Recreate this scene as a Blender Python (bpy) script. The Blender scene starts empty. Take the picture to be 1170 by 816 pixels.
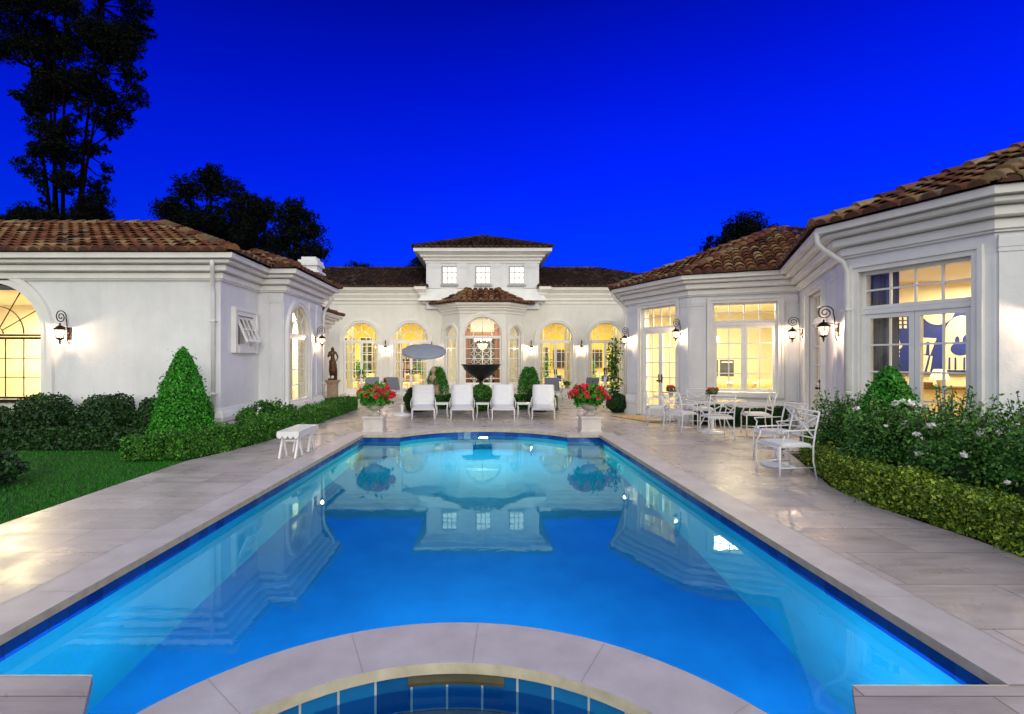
import bpy, math, random
import numpy as np
from mathutils import Vector, Matrix
from mathutils.geometry import tessellate_polygon
R = math.radians; PI = math.pi
rnd = random.Random(7)
scene = bpy.context.scene
COL = scene.collection

# ------------------------------------------------------------------ camera
cd = bpy.data.cameras.new('camera'); cam = bpy.data.objects.new('camera', cd); COL.objects.link(cam)
cam.location = (0, 0, 1.6); cam.rotation_euler = (R(90), 0, 0)
cd.sensor_width = 36; cd.lens = 18.0; cd.shift_x = 36/1170; cd.shift_y = 4/1170; cd.clip_end = 2000; cd.clip_start = .05
scene.camera = cam

# ------------------------------------------------------------------ world: dusk sky
world = bpy.data.worlds.new('World'); scene.world = world; world.use_nodes = True
nt = world.node_tree; N = nt.nodes; L = nt.links
for n in list(N): N.remove(n)
def wn(t, **k):
    n = N.new(t)
    for a, v in k.items(): setattr(n, a, v)
    return n
out = wn('ShaderNodeOutputWorld'); bg = wn('ShaderNodeBackground'); L.new(bg.outputs[0], out.inputs[0])
tc = wn('ShaderNodeTexCoord'); sep = wn('ShaderNodeSeparateXYZ'); L.new(tc.outputs['Generated'], sep.inputs[0])
ramp = wn('ShaderNodeValToRGB'); cr = ramp.color_ramp
cr.elements[0].position = 0.0; cr.elements[0].color = (.0, .052, 1.15, 1)
cr.elements[1].position = 1.0; cr.elements[1].color = (.004, .006, .09, 1)
for p, c in ((.16, (0, .042, 1.15, 1)), (.32, (0, .018, 1.0, 1)), (.46, (0, .008, .68, 1)), (.58, (0, .004, .36, 1))):
    e = cr.elements.new(p); e.color = c
L.new(sep.outputs['Z'], ramp.inputs[0])
# darker towards the far left, as in a real dusk sky
mx = wn('ShaderNodeMapRange'); mx.inputs[1].default_value = -.95; mx.inputs[2].default_value = .25; mx.inputs[3].default_value = .55; mx.inputs[4].default_value = 1.0
L.new(sep.outputs['X'], mx.inputs[0])
ml = wn('ShaderNodeVectorMath', operation='SCALE'); L.new(ramp.outputs[0], ml.inputs[0]); L.new(mx.outputs[0], ml.inputs['Scale'])
# pale fill glow added behind the viewer to light walls, plus faint Nishita sky
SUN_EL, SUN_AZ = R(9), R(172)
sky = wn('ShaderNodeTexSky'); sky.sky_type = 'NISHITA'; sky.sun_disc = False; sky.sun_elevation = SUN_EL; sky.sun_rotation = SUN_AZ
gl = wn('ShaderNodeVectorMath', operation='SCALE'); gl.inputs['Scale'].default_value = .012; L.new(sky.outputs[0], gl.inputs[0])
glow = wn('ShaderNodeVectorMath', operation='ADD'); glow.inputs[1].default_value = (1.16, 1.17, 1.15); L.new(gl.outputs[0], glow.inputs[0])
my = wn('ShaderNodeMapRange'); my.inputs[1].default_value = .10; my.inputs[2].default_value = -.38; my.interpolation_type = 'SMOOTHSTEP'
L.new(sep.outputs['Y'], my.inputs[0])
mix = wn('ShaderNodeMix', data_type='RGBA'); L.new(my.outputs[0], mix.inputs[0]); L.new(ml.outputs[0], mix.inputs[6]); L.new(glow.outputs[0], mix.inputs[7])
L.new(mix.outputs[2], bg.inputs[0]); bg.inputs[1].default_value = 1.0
# ------------------------------------------------------------------ soft sun added behind the viewer in place of unseen lights on the walls
sd = bpy.data.lights.new('sun', 'SUN'); sun = bpy.data.objects.new('sun', sd); COL.objects.link(sun)
sd.energy = .75; sd.angle = R(14); sd.color = (1, .93, .78)
sun.rotation_euler = Vector((-.30, .93, -.22)).to_track_quat('-Z', 'Y').to_euler()

vs = scene.view_settings; vs.view_transform = 'Standard'; vs.look = 'None'; vs.exposure = .10; vs.gamma = 1; vs.use_curve_mapping = False
cy = scene.cycles
cy.caustics_reflective = False; cy.caustics_refractive = False
cy.max_bounces = 8; cy.diffuse_bounces = 3; cy.glossy_bounces = 4; cy.transmission_bounces = 6; cy.transparent_max_bounces = 16
cy.sample_clamp_indirect = 4; cy.use_denoising = True

# ------------------------------------------------------------------ materials
def mat(name): 
    m = bpy.data.materials.new(name); m.use_nodes = True
    return m, m.node_tree.nodes, m.node_tree.links, m.node_tree.nodes['Principled BSDF']
def node(ns, t, **k):
    n = ns.new(t)
    for a, v in k.items(): setattr(n, a, v)
    return n
def noise(ns, ls, scale, detail=4, coord=None, rough=.55, vscale=None):
    t = node(ns, 'ShaderNodeTexCoord'); s = t.outputs['Object'] if coord is None else coord
    if vscale:
        mp = node(ns, 'ShaderNodeMapping'); mp.inputs['Scale'].default_value = vscale; ls.new(s, mp.inputs[0]); s = mp.outputs[0]
    n = node(ns, 'ShaderNodeTexNoise'); n.inputs['Scale'].default_value = scale; n.inputs['Detail'].default_value = detail; n.inputs['Roughness'].default_value = rough
    ls.new(s, n.inputs['Vector']); return n
def rampn(ns, ls, fac, stops):
    r = node(ns, 'ShaderNodeValToRGB'); e = r.color_ramp.elements
    e[0].position, e[0].color = stops[0][0], (*stops[0][1], 1); e[1].position, e[1].color = stops[-1][0], (*stops[-1][1], 1)
    for p, c in stops[1:-1]:
        q = e.new(p); q.color = (*c, 1)
    ls.new(fac, r.inputs[0]); return r
def bump(ns, ls, h, bs, strength=.3, dist=.01):
    b = node(ns, 'ShaderNodeBump'); b.inputs['Strength'].default_value = strength; b.inputs['Distance'].default_value = dist
    ls.new(h, b.inputs['Height']); ls.new(b.outputs[0], bs.inputs['Normal']); return b
def noisy(name, c0, c1, scale=8, rough=.6, bstr=.3, bdist=.01, metal=0, spec=.5, detail=5, bscale=None, lo=.3, hi=.7, vscale=None):
    m, ns, ls, bs = mat(name)
    n = noise(ns, ls, scale, detail, vscale=vscale)
    r = rampn(ns, ls, n.outputs[0], [(lo, c0), (hi, c1)]); ls.new(r.outputs[0], bs.inputs['Base Color'])
    bs.inputs['Roughness'].default_value = rough; bs.inputs['Metallic'].default_value = metal; bs.inputs['Specular IOR Level'].default_value = spec
    if bstr:
        n2 = noise(ns, ls, bscale or scale*4, 4); bump(ns, ls, n2.outputs[0], bs, bstr, bdist)
    return m
def tinted(name, stops, rough=.6, spec=.3, bstr=.0, scale=30, mottled=0, trans=0):
    """colour from the per-piece random value 'tint' (a leaf's or a tile's own colour)"""
    m, ns, ls, bs = mat(name)
    a = node(ns, 'ShaderNodeAttribute'); a.attribute_name = 'tint'
    f = a.outputs['Fac']
    if mottled:
        n = noise(ns, ls, scale, 4)
        mm = node(ns, 'ShaderNodeMath', operation='MULTIPLY_ADD'); mm.inputs[1].default_value = mottled
        ls.new(n.outputs[0], mm.inputs[0])
        m2 = node(ns, 'ShaderNodeMath', operation='SUBTRACT'); ls.new(f, m2.inputs[0]); m2.inputs[1].default_value = mottled/2
        ls.new(m2.outputs[0], mm.inputs[2]); f = mm.outputs[0]
    r = rampn(ns, ls, f, stops); ls.new(r.outputs[0], bs.inputs['Base Color'])
    bs.inputs['Roughness'].default_value = rough; bs.inputs['Specular IOR Level'].default_value = spec
    if bstr:
        n2 = noise(ns, ls, scale*2, 4); bump(ns, ls, n2.outputs[0], bs, bstr, .01)
    return m
def plain(name, c, rough=.5, metal=0, spec=.5): return noisy(name, tuple(x*.93 for x in c), tuple(min(1, x*1.04) for x in c), 6, rough, .05, .003, metal, spec)
def emit(name, c, s):
    m, ns, ls, bs = mat(name); bs.inputs['Base Color'].default_value = (*c, 1); bs.inputs['Emission Color'].default_value = (*c, 1); bs.inputs['Emission Strength'].default_value = s; return m

M = {}
def stucco(name, c0, c1):
    m, ns, ls, bs = mat(name)
    n = noise(ns, ls, .9, 6, rough=.65); r = rampn(ns, ls, n.outputs[0], [(.25, c0), (.7, c1)])
    n3 = noise(ns, ls, 5, 5, vscale=(1, 1, .25)); r3 = rampn(ns, ls, n3.outputs[0], [(.3, (.93, .93, .93)), (.6, (1, 1, 1))])
    mx = node(ns, 'ShaderNodeMix', data_type='RGBA', blend_type='MULTIPLY'); mx.inputs[0].default_value = .8
    ls.new(r.outputs[0], mx.inputs[6]); ls.new(r3.outputs[0], mx.inputs[7]); ls.new(mx.outputs[2], bs.inputs['Base Color'])
    bs.inputs['Roughness'].default_value = .85; bs.inputs['Specular IOR Level'].default_value = .2
    n2 = noise(ns, ls, 9, 9, rough=.72); bump(ns, ls, n2.outputs[0], bs, .45, .02); return m
M['stucco'] = stucco('white_stucco', (.65, .66, .69), (.78, .79, .82))
M['stucco_cream'] = stucco('ivory_stucco', (.70, .68, .62), (.80, .78, .72))
M['trim'] = noisy('white_trim_paint', (.70, .70, .69), (.80, .80, .78), 3, .5, .12, .004)
M['trim_cream'] = noisy('ivory_trim_paint', (.74, .72, .66), (.82, .80, .75), 3, .5, .12, .004)
M['frame'] = noisy('window_paint', (.74, .74, .74), (.82, .82, .81), 5, .35, .05, .002)
M['unlit_frame'] = noisy('unlit_window_paint', (.30, .31, .32), (.36, .37, .38), 5, .4, .05, .002)  # tower window bars darkened in colour to read as unlit against bright panes
M['pipe'] = plain('gutter_paint', (.70, .70, .70), .35)
T0 = [(0, (.018, .009, .007)), (.2, (.05, .02, .012)), (.38, (.12, .036, .018)), (.5, (.13, .055, .028)), (.62, (.18, .075, .03)), (.76, (.20, .12, .05)), (.9, (.28, .22, .12)), (1, (.11, .10, .08))]
M['tile'] = tinted('terracotta_tile', T0, .75, .25, .5, 14, .35)
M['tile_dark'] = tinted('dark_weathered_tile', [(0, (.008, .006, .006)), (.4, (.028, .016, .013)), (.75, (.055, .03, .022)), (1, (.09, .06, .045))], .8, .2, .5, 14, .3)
M['under'] = noisy('tile_pan', (.03, .015, .01), (.12, .05, .03), 6, .9, .3)
M['iron'] = noisy('wrought_iron', (.010, .007, .005), (.035, .022, .014), 25, .45, .2, .002, .6)
M['white_metal'] = plain('white_painted_metal', (.80, .80, .82), .3)
M['fabric'] = noisy('white_sling_fabric', (.66, .67, .72), (.78, .79, .84), 90, .9, .3, .002)
M['ledge'] = noisy('white_spa_ledge', (.55, .60, .58), (.70, .74, .72), 6, .5, .2)
M['slot'] = noisy('skimmer_face', (.07, .065, .04), (.12, .11, .07), 6, .5, .2)
M['grout'] = plain('stone_grout', (.42, .38, .36), .7)
M['canopy'] = noisy('grey_canopy_fabric', (.22, .25, .31), (.29, .32, .39), 60, .9, .2, .003)
M['stone'] = noisy('carved_stone', (.38, .34, .29), (.58, .54, .47), 7, .75, .5, .006)
M['sandstone'] = noisy('terracotta_stone', (.36, .24, .16), (.52, .38, .27), 7, .8, .5, .006)
M['bronze'] = noisy('bronze', (.06, .028, .012), (.20, .095, .04), 12, .5, .3, .004, .55)
M['black_stone'] = noisy('black_bronze', (.006, .008, .008), (.03, .035, .033), 12, .35, .3, .004, .3)
M['bark'] = noisy('bark', (.02, .015, .012), (.07, .05, .038), 12, .9, .6, .02)
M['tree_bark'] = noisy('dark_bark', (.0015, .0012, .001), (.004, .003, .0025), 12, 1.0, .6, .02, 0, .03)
M['soil'] = noisy('soil', (.012, .009, .006), (.045, .032, .02), 14, .95, .6, .02)
M['mat'] = noisy('coir', (.28, .19, .09), (.42, .30, .15), 60, .95, .4, .004)
M['path'] = M['stone']
def leaf(name, a, b, c, rough=.5): return tinted(name, [(0, a), (.55, b), (1, c)], rough, .35)
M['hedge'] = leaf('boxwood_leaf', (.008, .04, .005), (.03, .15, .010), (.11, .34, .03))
M['hedge_lit'] = leaf('lit_boxwood_leaf', (.012, .04, .004), (.10, .20, .012), (.40, .52, .05))  # boxwood again, with the light falling on it put into the leaf colour
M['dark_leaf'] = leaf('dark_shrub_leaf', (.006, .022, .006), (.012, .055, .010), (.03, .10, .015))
M['cone_leaf'] = leaf('topiary_leaf', (.010, .08, .006), (.028, .25, .012), (.09, .42, .03))
M['rose_leaf'] = leaf('rose_leaf', (.010, .05, .007), (.035, .16, .016), (.15, .32, .06))
M['fern_leaf'] = leaf('fern_leaf', (.01, .07, .008), (.03, .20, .015), (.09, .34, .03))
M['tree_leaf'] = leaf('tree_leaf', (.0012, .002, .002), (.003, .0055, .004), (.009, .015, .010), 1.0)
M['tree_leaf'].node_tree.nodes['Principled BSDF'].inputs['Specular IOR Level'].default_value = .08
M['grass'] = leaf('grass_blade', (.006, .07, .004), (.018, .19, .006), (.06, .32, .014), .6)
M['petal'] = tinted('red_petal', [(0, (.45, .005, .02)), (.5, (.80, .02, .05)), (1, (.95, .10, .14))], .5, .3)
M['white_petal'] = tinted('white_petal', [(0, (.74, .74, .72)), (1, (.92, .92, .90))], .5, .3)
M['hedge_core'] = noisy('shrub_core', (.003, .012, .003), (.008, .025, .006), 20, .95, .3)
M['lawn'] = noisy('lawn_soil', (.008, .035, .006), (.016, .065, .008), 5, .95, .5, .02)

def travertine():
    m, ns, ls, bs = mat('travertine_paving')
    t = node(ns, 'ShaderNodeTexCoord')
    b = node(ns, 'ShaderNodeTexBrick'); b.offset = .5; b.inputs['Scale'].default_value = 1
    b.inputs['Brick Width'].default_value = 1.22; b.inputs['Row Height'].default_value = .61; b.inputs['Mortar Size'].default_value = .004; b.inputs['Mortar Smooth'].default_value = .2
    b.inputs['Color1'].default_value = (.0, .0, .0, 1); b.inputs['Color2'].default_value = (1, 1, 1, 1); b.inputs['Mortar'].default_value = (.5, .5, .5, 1)
    ls.new(t.outputs['Object'], b.inputs[0])
    # vein: noise stretched along x, shifted per slab
    mp = node(ns, 'ShaderNodeMapping'); mp.inputs['Scale'].default_value = (.9, 5.5, 1); mp.inputs['Rotation'].default_value = (0, 0, .12); ls.new(t.outputs['Object'], mp.inputs[0])
    off = node(ns, 'ShaderNodeVectorMath', operation='SCALE'); off.inputs['Scale'].default_value = 13; ls.new(b.outputs['Color'], off.inputs[0])
    ad = node(ns, 'ShaderNodeVectorMath', operation='ADD'); ls.new(mp.outputs[0], ad.inputs[0]); ls.new(off.outputs[0], ad.inputs[1])
    n1 = node(ns, 'ShaderNodeTexNoise'); n1.inputs['Scale'].default_value = 1.6; n1.inputs['Detail'].default_value = 9; n1.inputs['Roughness'].default_value = .62; n1.inputs['Distortion'].default_value = .6; ls.new(ad.outputs[0], n1.inputs['Vector'])
    r1 = rampn(ns, ls, n1.outputs[0], [(.22, (.36, .305, .29)), (.40, (.54, .49, .475)), (.55, (.62, .57, .56)), (.75, (.69, .645, .635))])
    n2 = noise(ns, ls, .55, 4); r2 = rampn(ns, ls, n2.outputs[0], [(.3, (.82, .80, .80)), (.7, (1.05, 1.0, .98))])
    mm = node(ns, 'ShaderNodeMix', data_type='RGBA', blend_type='MULTIPLY'); mm.inputs[0].default_value = 1; ls.new(r1.outputs[0], mm.inputs[6]); ls.new(r2.outputs[0], mm.inputs[7])
    sl = node(ns, 'ShaderNodeMix', data_type='RGBA', blend_type='MULTIPLY'); sl.inputs[0].default_value = 1; ls.new(mm.outputs[2], sl.inputs[6])
    rs = rampn(ns, ls, b.outputs['Color'], [(0, (.80, .79, .79)), (1, (1, 1, 1))]); ls.new(rs.outputs[0], sl.inputs[7])
    jm = node(ns, 'ShaderNodeMix', data_type='RGBA'); ls.new(b.outputs['Fac'], jm.inputs[0]); ls.new(sl.outputs[2], jm.inputs[6]); jm.inputs[7].default_value = (.15, .13, .12, 1)
    ls.new(jm.outputs[2], bs.inputs['Base Color'])
    n3 = noise(ns, ls, 2.2, 6); r3 = rampn(ns, ls, n3.outputs[0], [(.3, (.20,)*3), (.7, (.42,)*3)]); ls.new(r3.outputs[0], bs.inputs['Roughness'])
    n4 = noise(ns, ls, 30, 5)
    h = node(ns, 'ShaderNodeMath', operation='MULTIPLY_ADD'); ls.new(b.outputs['Fac'], h.inputs[0]); h.inputs[1].default_value = -1.2; ls.new(n4.outputs[0], h.inputs[2])
    bump(ns, ls, h.outputs[0], bs, .22, .003); bs.inputs['Specular IOR Level'].default_value = .65
    return m
M['deck'] = travertine()
M['coping'] = noisy('travertine_coping', (.50, .455, .445), (.68, .635, .62), 3.5, .42, .35, .003, detail=9, lo=.25, hi=.72, bscale=45)
M['coping_edge'] = noisy('honed_coping_edge', (.42, .38, .28), (.60, .56, .44), 9, .5, .4, .003)

def tileband(name, c0, c1, w, hgt, mortar=(.03, .05, .12), ms=.004):
    m, ns, ls, bs = mat(name)
    t = node(ns, 'ShaderNodeTexCoord'); b = node(ns, 'ShaderNodeTexBrick'); b.offset = 0; b.inputs['Scale'].default_value = 1
    b.inputs['Brick Width'].default_value = w; b.inputs['Row Height'].default_value = hgt; b.inputs['Mortar Size'].default_value = ms
    b.inputs['Color1'].default_value = (*c0, 1); b.inputs['Color2'].default_value = (*c1, 1); b.inputs['Mortar'].default_value = (*mortar, 1)
    ls.new(t.outputs['UV'], b.inputs[0]); ls.new(b.outputs['Color'], bs.inputs['Base Color']); bs.inputs['Roughness'].default_value = .12; return m
M['band'] = tileband('blue_waterline_tile', (.004, .03, .30), (.01, .09, .50), .152, .152)
M['spa_tile'] = tileband('spa_glazed_tile', (.003, .09, .30), (.008, .17, .46), .188, .395, (.5, .52, .5), .006)
M['wall_plaster'] = noisy('pool_wall_plaster', (.006, .30, .44), (.009, .37, .52), 2.5, .7, .2, .01, detail=6)
M['plaster'] = noisy('pool_plaster', (.004, .20, .48), (.008, .26, .58), 2.5, .7, .2, .01, detail=6)

def water():
    m, ns, ls, bs = mat('pool_water'); ns.remove(bs); o = [n for n in ns if n.type == 'OUTPUT_MATERIAL'][0]
    rf = node(ns, 'ShaderNodeBsdfRefraction'); rf.inputs['IOR'].default_value = 1.33; rf.inputs['Roughness'].default_value = 0; rf.inputs['Color'].default_value = (.80, .96, 1, 1)
    gs = node(ns, 'ShaderNodeBsdfGlossy'); gs.inputs['Roughness'].default_value = .015; gs.inputs['Color'].default_value = (.55, .95, 1, 1)
    fr = node(ns, 'ShaderNodeFresnel'); fr.inputs['IOR'].default_value = 1.50
    mx = node(ns, 'ShaderNodeMixShader'); ls.new(fr.outputs[0], mx.inputs[0]); ls.new(rf.outputs[0], mx.inputs[1]); ls.new(gs.outputs[0], mx.inputs[2]); ls.new(mx.outputs[0], o.inputs[0])
    n = noise(ns, ls, 2.6, 4); b = node(ns, 'ShaderNodeBump'); b.inputs['Strength'].default_value = .045; b.inputs['Distance'].default_value = .02; ls.new(n.outputs[0], b.inputs['Height'])
    for q in (rf, gs, fr): ls.new(b.outputs[0], q.inputs['Normal'])
    return m
M['water'] = water()
def glass(name='window_glass', tint=(1, 1, 1), ior=1.45):
    m, ns, ls, bs = mat(name); ns.remove(bs); o = [n for n in ns if n.type == 'OUTPUT_MATERIAL'][0]
    tr = node(ns, 'ShaderNodeBsdfTransparent'); tr.inputs[0].default_value = (*tint, 1)
    gs = node(ns, 'ShaderNodeBsdfGlossy'); gs.inputs['Roughness'].default_value = .01
    fr = node(ns, 'ShaderNodeFresnel'); ge = node(ns, 'ShaderNodeNewGeometry'); mr = node(ns, 'ShaderNodeMapRange'); mr.inputs[3].default_value = ior; mr.inputs[4].default_value = 1/ior
    ls.new(ge.outputs['Backfacing'], mr.inputs[0]); ls.new(mr.outputs[0], fr.inputs['IOR'])
    mx = node(ns, 'ShaderNodeMixShader'); ls.new(fr.outputs[0], mx.inputs[0]); ls.new(tr.outputs[0], mx.inputs[1]); ls.new(gs.outputs[0], mx.inputs[2]); ls.new(mx.outputs[0], o.inputs[0])
    return m
M['glass'] = glass()
M['night_pane'] = noisy('dark_night_pane', (.004, .012, .008), (.02, .05, .03), 3, .05, 0)
def lampglass():
    m, ns, ls, bs = mat('frosted_lamp_glass'); ns.remove(bs); o = [n for n in ns if n.type == 'OUTPUT_MATERIAL'][0]
    tr = node(ns, 'ShaderNodeBsdfTransparent'); em = node(ns, 'ShaderNodeEmission'); em.inputs[0].default_value = (1, .72, .48, 1); em.inputs[1].default_value = 2.2
    n = noise(ns, ls, 14, 3); r = rampn(ns, ls, n.outputs[0], [(.35, (.2,)*3), (.6, (.8,)*3)])
    mx = node(ns, 'ShaderNodeMixShader'); ls.new(r.outputs[0], mx.inputs[0]); ls.new(tr.outputs[0], mx.inputs[1]); ls.new(em.outputs[0], mx.inputs[2]); ls.new(mx.outputs[0], o.inputs[0]); return m
M['lampglass'] = lampglass()
M['bulb'] = emit('lamp_bulb', (1, .80, .55), 14)
M['poolbulb'] = emit('pool_lamp_lens', (.8, 1, 1), 9)
M['room_yellow'] = noisy('yellow_room_wall', (.76, .61, .14), (.84, .70, .20), 2, .8, .1)
M['room_cream'] = noisy('cream_room_wall', (.80, .72, .50), (.86, .79, .58), 2, .8, .1)
M['room_gold'] = noisy('gold_room_wall', (.74, .56, .20), (.80, .62, .26), 2, .8, .1)
M['room_white'] = noisy('white_room_wall', (.84, .82, .72), (.88, .86, .78), 2, .8, .1)
M['room_floor'] = noisy('room_floor', (.35, .22, .10), (.48, .32, .16), 4, .35, .1, vscale=(1, 6, 1))
M['curtain'] = noisy('cream_curtain', (.62, .56, .38), (.76, .70, .50), 3, .9, .2, vscale=(14, 14, .3))
M['grey_curtain'] = noisy('grey_curtain', (.10, .10, .12), (.22, .22, .25), 3, .9, .2, vscale=(14, 14, .3))
M['red_curtain'] = noisy('rust_curtain', (.17, .065, .03), (.30, .13, .06), 6, .8, .2, vscale=(10, 10, .5))
M['wood'] = noisy('dark_wood', (.07, .03, .012), (.18, .08, .03), 5, .4, .1, vscale=(1, 8, 1))
M['blue_paint'] = noisy('blue_canvas', (.0, .012, .16), (.002, .025, .26), 4, .6, .1)
M['cream_paint'] = noisy('cream_canvas', (.72, .66, .45), (.80, .74, .52), 4, .6, .1)
M['sofa'] = noisy('cream_upholstery', (.60, .52, .32), (.72, .64, .42), 20, .9, .2)
M['dark'] = noisy('dark_panel', (.01, .01, .012), (.03, .03, .035), 8, .4, .1)
M['shade'] = emit('lamp_shade_lit', (1, .78, .42), 1.6)

# ------------------------------------------------------------------ mesh collecting
ORG = {}
class MB:
    def __init__(s): s.v = []; s.f = []; s.m = []; s.s = []; s.t = []; s.tc = 0.5; s.uv = {}
    def vert(s, p): s.v.append((p[0], p[1], p[2])); s.t.append(s.tc); return len(s.v)-1
    def face(s, idx, m=0, smooth=False, uv=None):
        if uv: s.uv[len(s.f)] = uv
        s.f.append(tuple(idx)); s.m.append(m); s.s.append(smooth)
    def poly(s, pts, m=0, smooth=False, uv=None): s.face([s.vert(p) for p in pts], m, smooth, uv)
    def box(s, x0, x1, y0, y1, z0, z1, m=0, F=None):
        P = [(x0,y0,z0),(x1,y0,z0),(x1,y1,z0),(x0,y1,z0),(x0,y0,z1),(x1,y0,z1),(x1,y1,z1),(x0,y1,z1)]
        if F: P = [F(*p) for p in P]
        i = [s.vert(p) for p in P]
        for q in ((0,3,2,1),(4,5,6,7),(0,1,5,4),(1,2,6,5),(2,3,7,6),(3,0,4,7)): s.face([i[k] for k in q], m)
    def tube(s, pts, r, n=6, m=0, closed=False, cap=True):
        pts = [Vector(p) for p in pts]; rs = r if isinstance(r, (list, tuple)) else [r]*len(pts)
        k = len(pts); rings = []; up = None
        for i, p in enumerate(pts):
            a = pts[(i-1) % k] if (closed or i > 0) else p; b = pts[(i+1) % k] if (closed or i < k-1) else p
            d = (b-a); d = d.normalized() if d.length > 1e-9 else Vector((0,0,1))
            if up is None:
                up = Vector((0,0,1)) if abs(d.z) < .9 else Vector((1,0,0))
            e = d.cross(up); e = e.normalized() if e.length > 1e-6 else d.orthogonal().normalized(); f = e.cross(d).normalized(); up = f
            rings.append([s.vert(p + (e*math.cos(2*PI*j/n)+f*math.sin(2*PI*j/n))*rs[i]) for j in range(n)])
        for i in range(k if closed else k-1):
            a, b = rings[i], rings[(i+1) % k]
            for j in range(n): s.face((a[j], a[(j+1)%n], b[(j+1)%n], b[j]), m, True)
        if cap and not closed: s.face(rings[0][::-1], m); s.face(rings[-1], m)
    def lathe(s, prof, n=20, m=0, c=(0,0,0), F=None):
        rings = []
        for r, z in prof:
            ring = []
            for j in range(n):
                p = (c[0]+r*math.cos(2*PI*j/n), c[1]+r*math.sin(2*PI*j/n), c[2]+z)
                ring.append(s.vert(F(*p) if F else p))
            rings.append(ring)
        for a, b in zip(rings, rings[1:]):
            for j in range(n): s.face((a[j], a[(j+1)%n], b[(j+1)%n], b[j]), m, True)
        s.face(rings[0][::-1], m); s.face(rings[-1], m)
    def build(s, name, mats, parent=None, world=False):
        """world=True: coordinates are world ones; the object gets its parent's (or its own base) origin"""
        me = bpy.data.meshes.new(name); o = bpy.data.objects.new(name, me); COL.objects.link(o)
        V = np.array(s.v, dtype=np.float64).reshape(-1, 3)
        if parent is not None:
            o.parent = parent; ORG[o.name] = ORG.get(parent.name, Vector((0,0,0))); 
            if world: V = V - np.array(ORG[o.name])
        elif world and len(V):
            c = Vector(((V[:,0].min()+V[:,0].max())/2, (V[:,1].min()+V[:,1].max())/2, V[:,2].min())); o.location = c; V = V - np.array(c); ORG[o.name] = c
        else: ORG[o.name] = Vector((0,0,0))
        me.from_pydata(V.tolist(), [], s.f)
        for mm in (mats if isinstance(mats, (list, tuple)) else [mats]): me.materials.append(M[mm] if isinstance(mm, str) else mm)
        me.polygons.foreach_set('material_index', s.m); me.polygons.foreach_set('use_smooth', s.s)
        at = me.attributes.new('tint', 'FLOAT', 'POINT'); at.data.foreach_set('value', s.t)
        if s.uv:
            ul = me.uv_layers.new(name='UVMap')
            for fi, uv in s.uv.items():
                p = me.polygons[fi]
                for k, li in enumerate(p.loop_indices): ul.data[li].uv = uv[k]
        me.update(); return o
def tag(o, label=None, cat=None, group=None, kind=None):
    for k, v in (('label', label), ('category', cat), ('group', group), ('kind', kind)):
        if v: o[k] = v
    return o
def thing(name, loc, label, cat, group=None, rz=0):
    o = bpy.data.objects.new(name, None); COL.objects.link(o); o.location = loc; o.rotation_euler = (0, 0, rz); o.empty_display_size = .2
    ORG[o.name] = Vector(loc); return tag(o, label, cat, group)
def copy_tree(o, parent=None):
    c = o.copy(); COL.objects.link(c)
    if parent is not None: c.parent = parent
    for ch in [x for x in list(bpy.data.objects) if x.parent == o]: copy_tree(ch, c)
    return c
def place(proto, used, loc, rz, label, group=None):
    o = proto if not used else copy_tree(proto)
    o.location = loc; o.rotation_euler = (0, 0, rz); o['label'] = label
    if group: o['group'] = group
    return o
def fill(loops, z, mb, m=0, flip=False, F=None, uvf=None):
    vl = [[Vector((p[0], p[1], 0)) for p in lp] for lp in loops]; flat = [p for lp in vl for p in lp]
    idx = [mb.vert(F(p.x, p.y) if F else (p.x, p.y, z)) for p in flat]
    for t in tessellate_polygon(vl):
        a, b, c = (flat[k] for k in t); ar = (b.x-a.x)*(c.y-a.y)-(b.y-a.y)*(c.x-a.x)
        if abs(ar) < 1e-10: continue
        t = list(t) if (ar > 0) != flip else list(t)[::-1]
        mb.face([idx[k] for k in t], m)
# ---- foliage
def add_leaves(mb, pts, size, m=0, seed=1, nrm=None, flat=.0, long=1.7, tint=None, var=.5):
    """one small folded diamond per point"""
    g = np.random.default_rng(seed); n = len(pts); pts = np.asarray(pts, float)
    if nrm is not None: pts = pts+np.asarray(nrm)*((g.random(n) < .10)*g.exponential(size*1.0, n))[:, None]
    d = g.normal(size=(n,3)); 
    if nrm is not None: d = d*(1-flat) + np.asarray(nrm)*flat*1.5
    d /= np.linalg.norm(d, axis=1)[:,None]+1e-9
    a = np.cross(d, g.normal(size=(n,3))); a /= np.linalg.norm(a, axis=1)[:,None]+1e-9; b = np.cross(d, a)
    s = (size*(1-var+2*var*g.random(n)))[:,None]
    P = np.stack([pts - a*s*long/2, pts + b*s/2, pts + a*s*long/2, pts - b*s/2], 1).reshape(-1,3)
    t = g.random(n) if tint is None else np.clip(tint + g.normal(size=n)*.18, 0, 1)
    base = len(mb.v); mb.v.extend(map(tuple, P.tolist())); mb.t.extend(np.repeat(t, 4).tolist())
    mb.f.extend([(base+4*i, base+4*i+1, base+4*i+2, base+4*i+3) for i in range(n)]); mb.m.extend([m]*n); mb.s.extend([False]*n)
def lump(g, d, k=3.0, amp=.12, ph=0):
    return 1 + amp*(np.sin(d[:,0]*k*2.1+ph)+np.sin(d[:,1]*k*1.7+1.3+ph)+np.sin(d[:,2]*k*2.6+2.1+ph))/1.5
def ball_leaves(mb, c, r, n, size, m=0, seed=1, amp=.10, lo=0, tint=None, depth=.16):
    g = np.random.default_rng(seed); d = g.normal(size=(n,3)); d /= np.linalg.norm(d, axis=1)[:,None]
    k = lump(g, d, 3.2, amp, seed)*(1-depth*g.random(n)**1.5)
    p = np.array(c) + d*np.array(r)*k[:,None]; q = p[:,2] > lo
    add_leaves(mb, p[q], size, m, seed+5, d[q], .35, tint=None if tint is None else tint)
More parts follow.
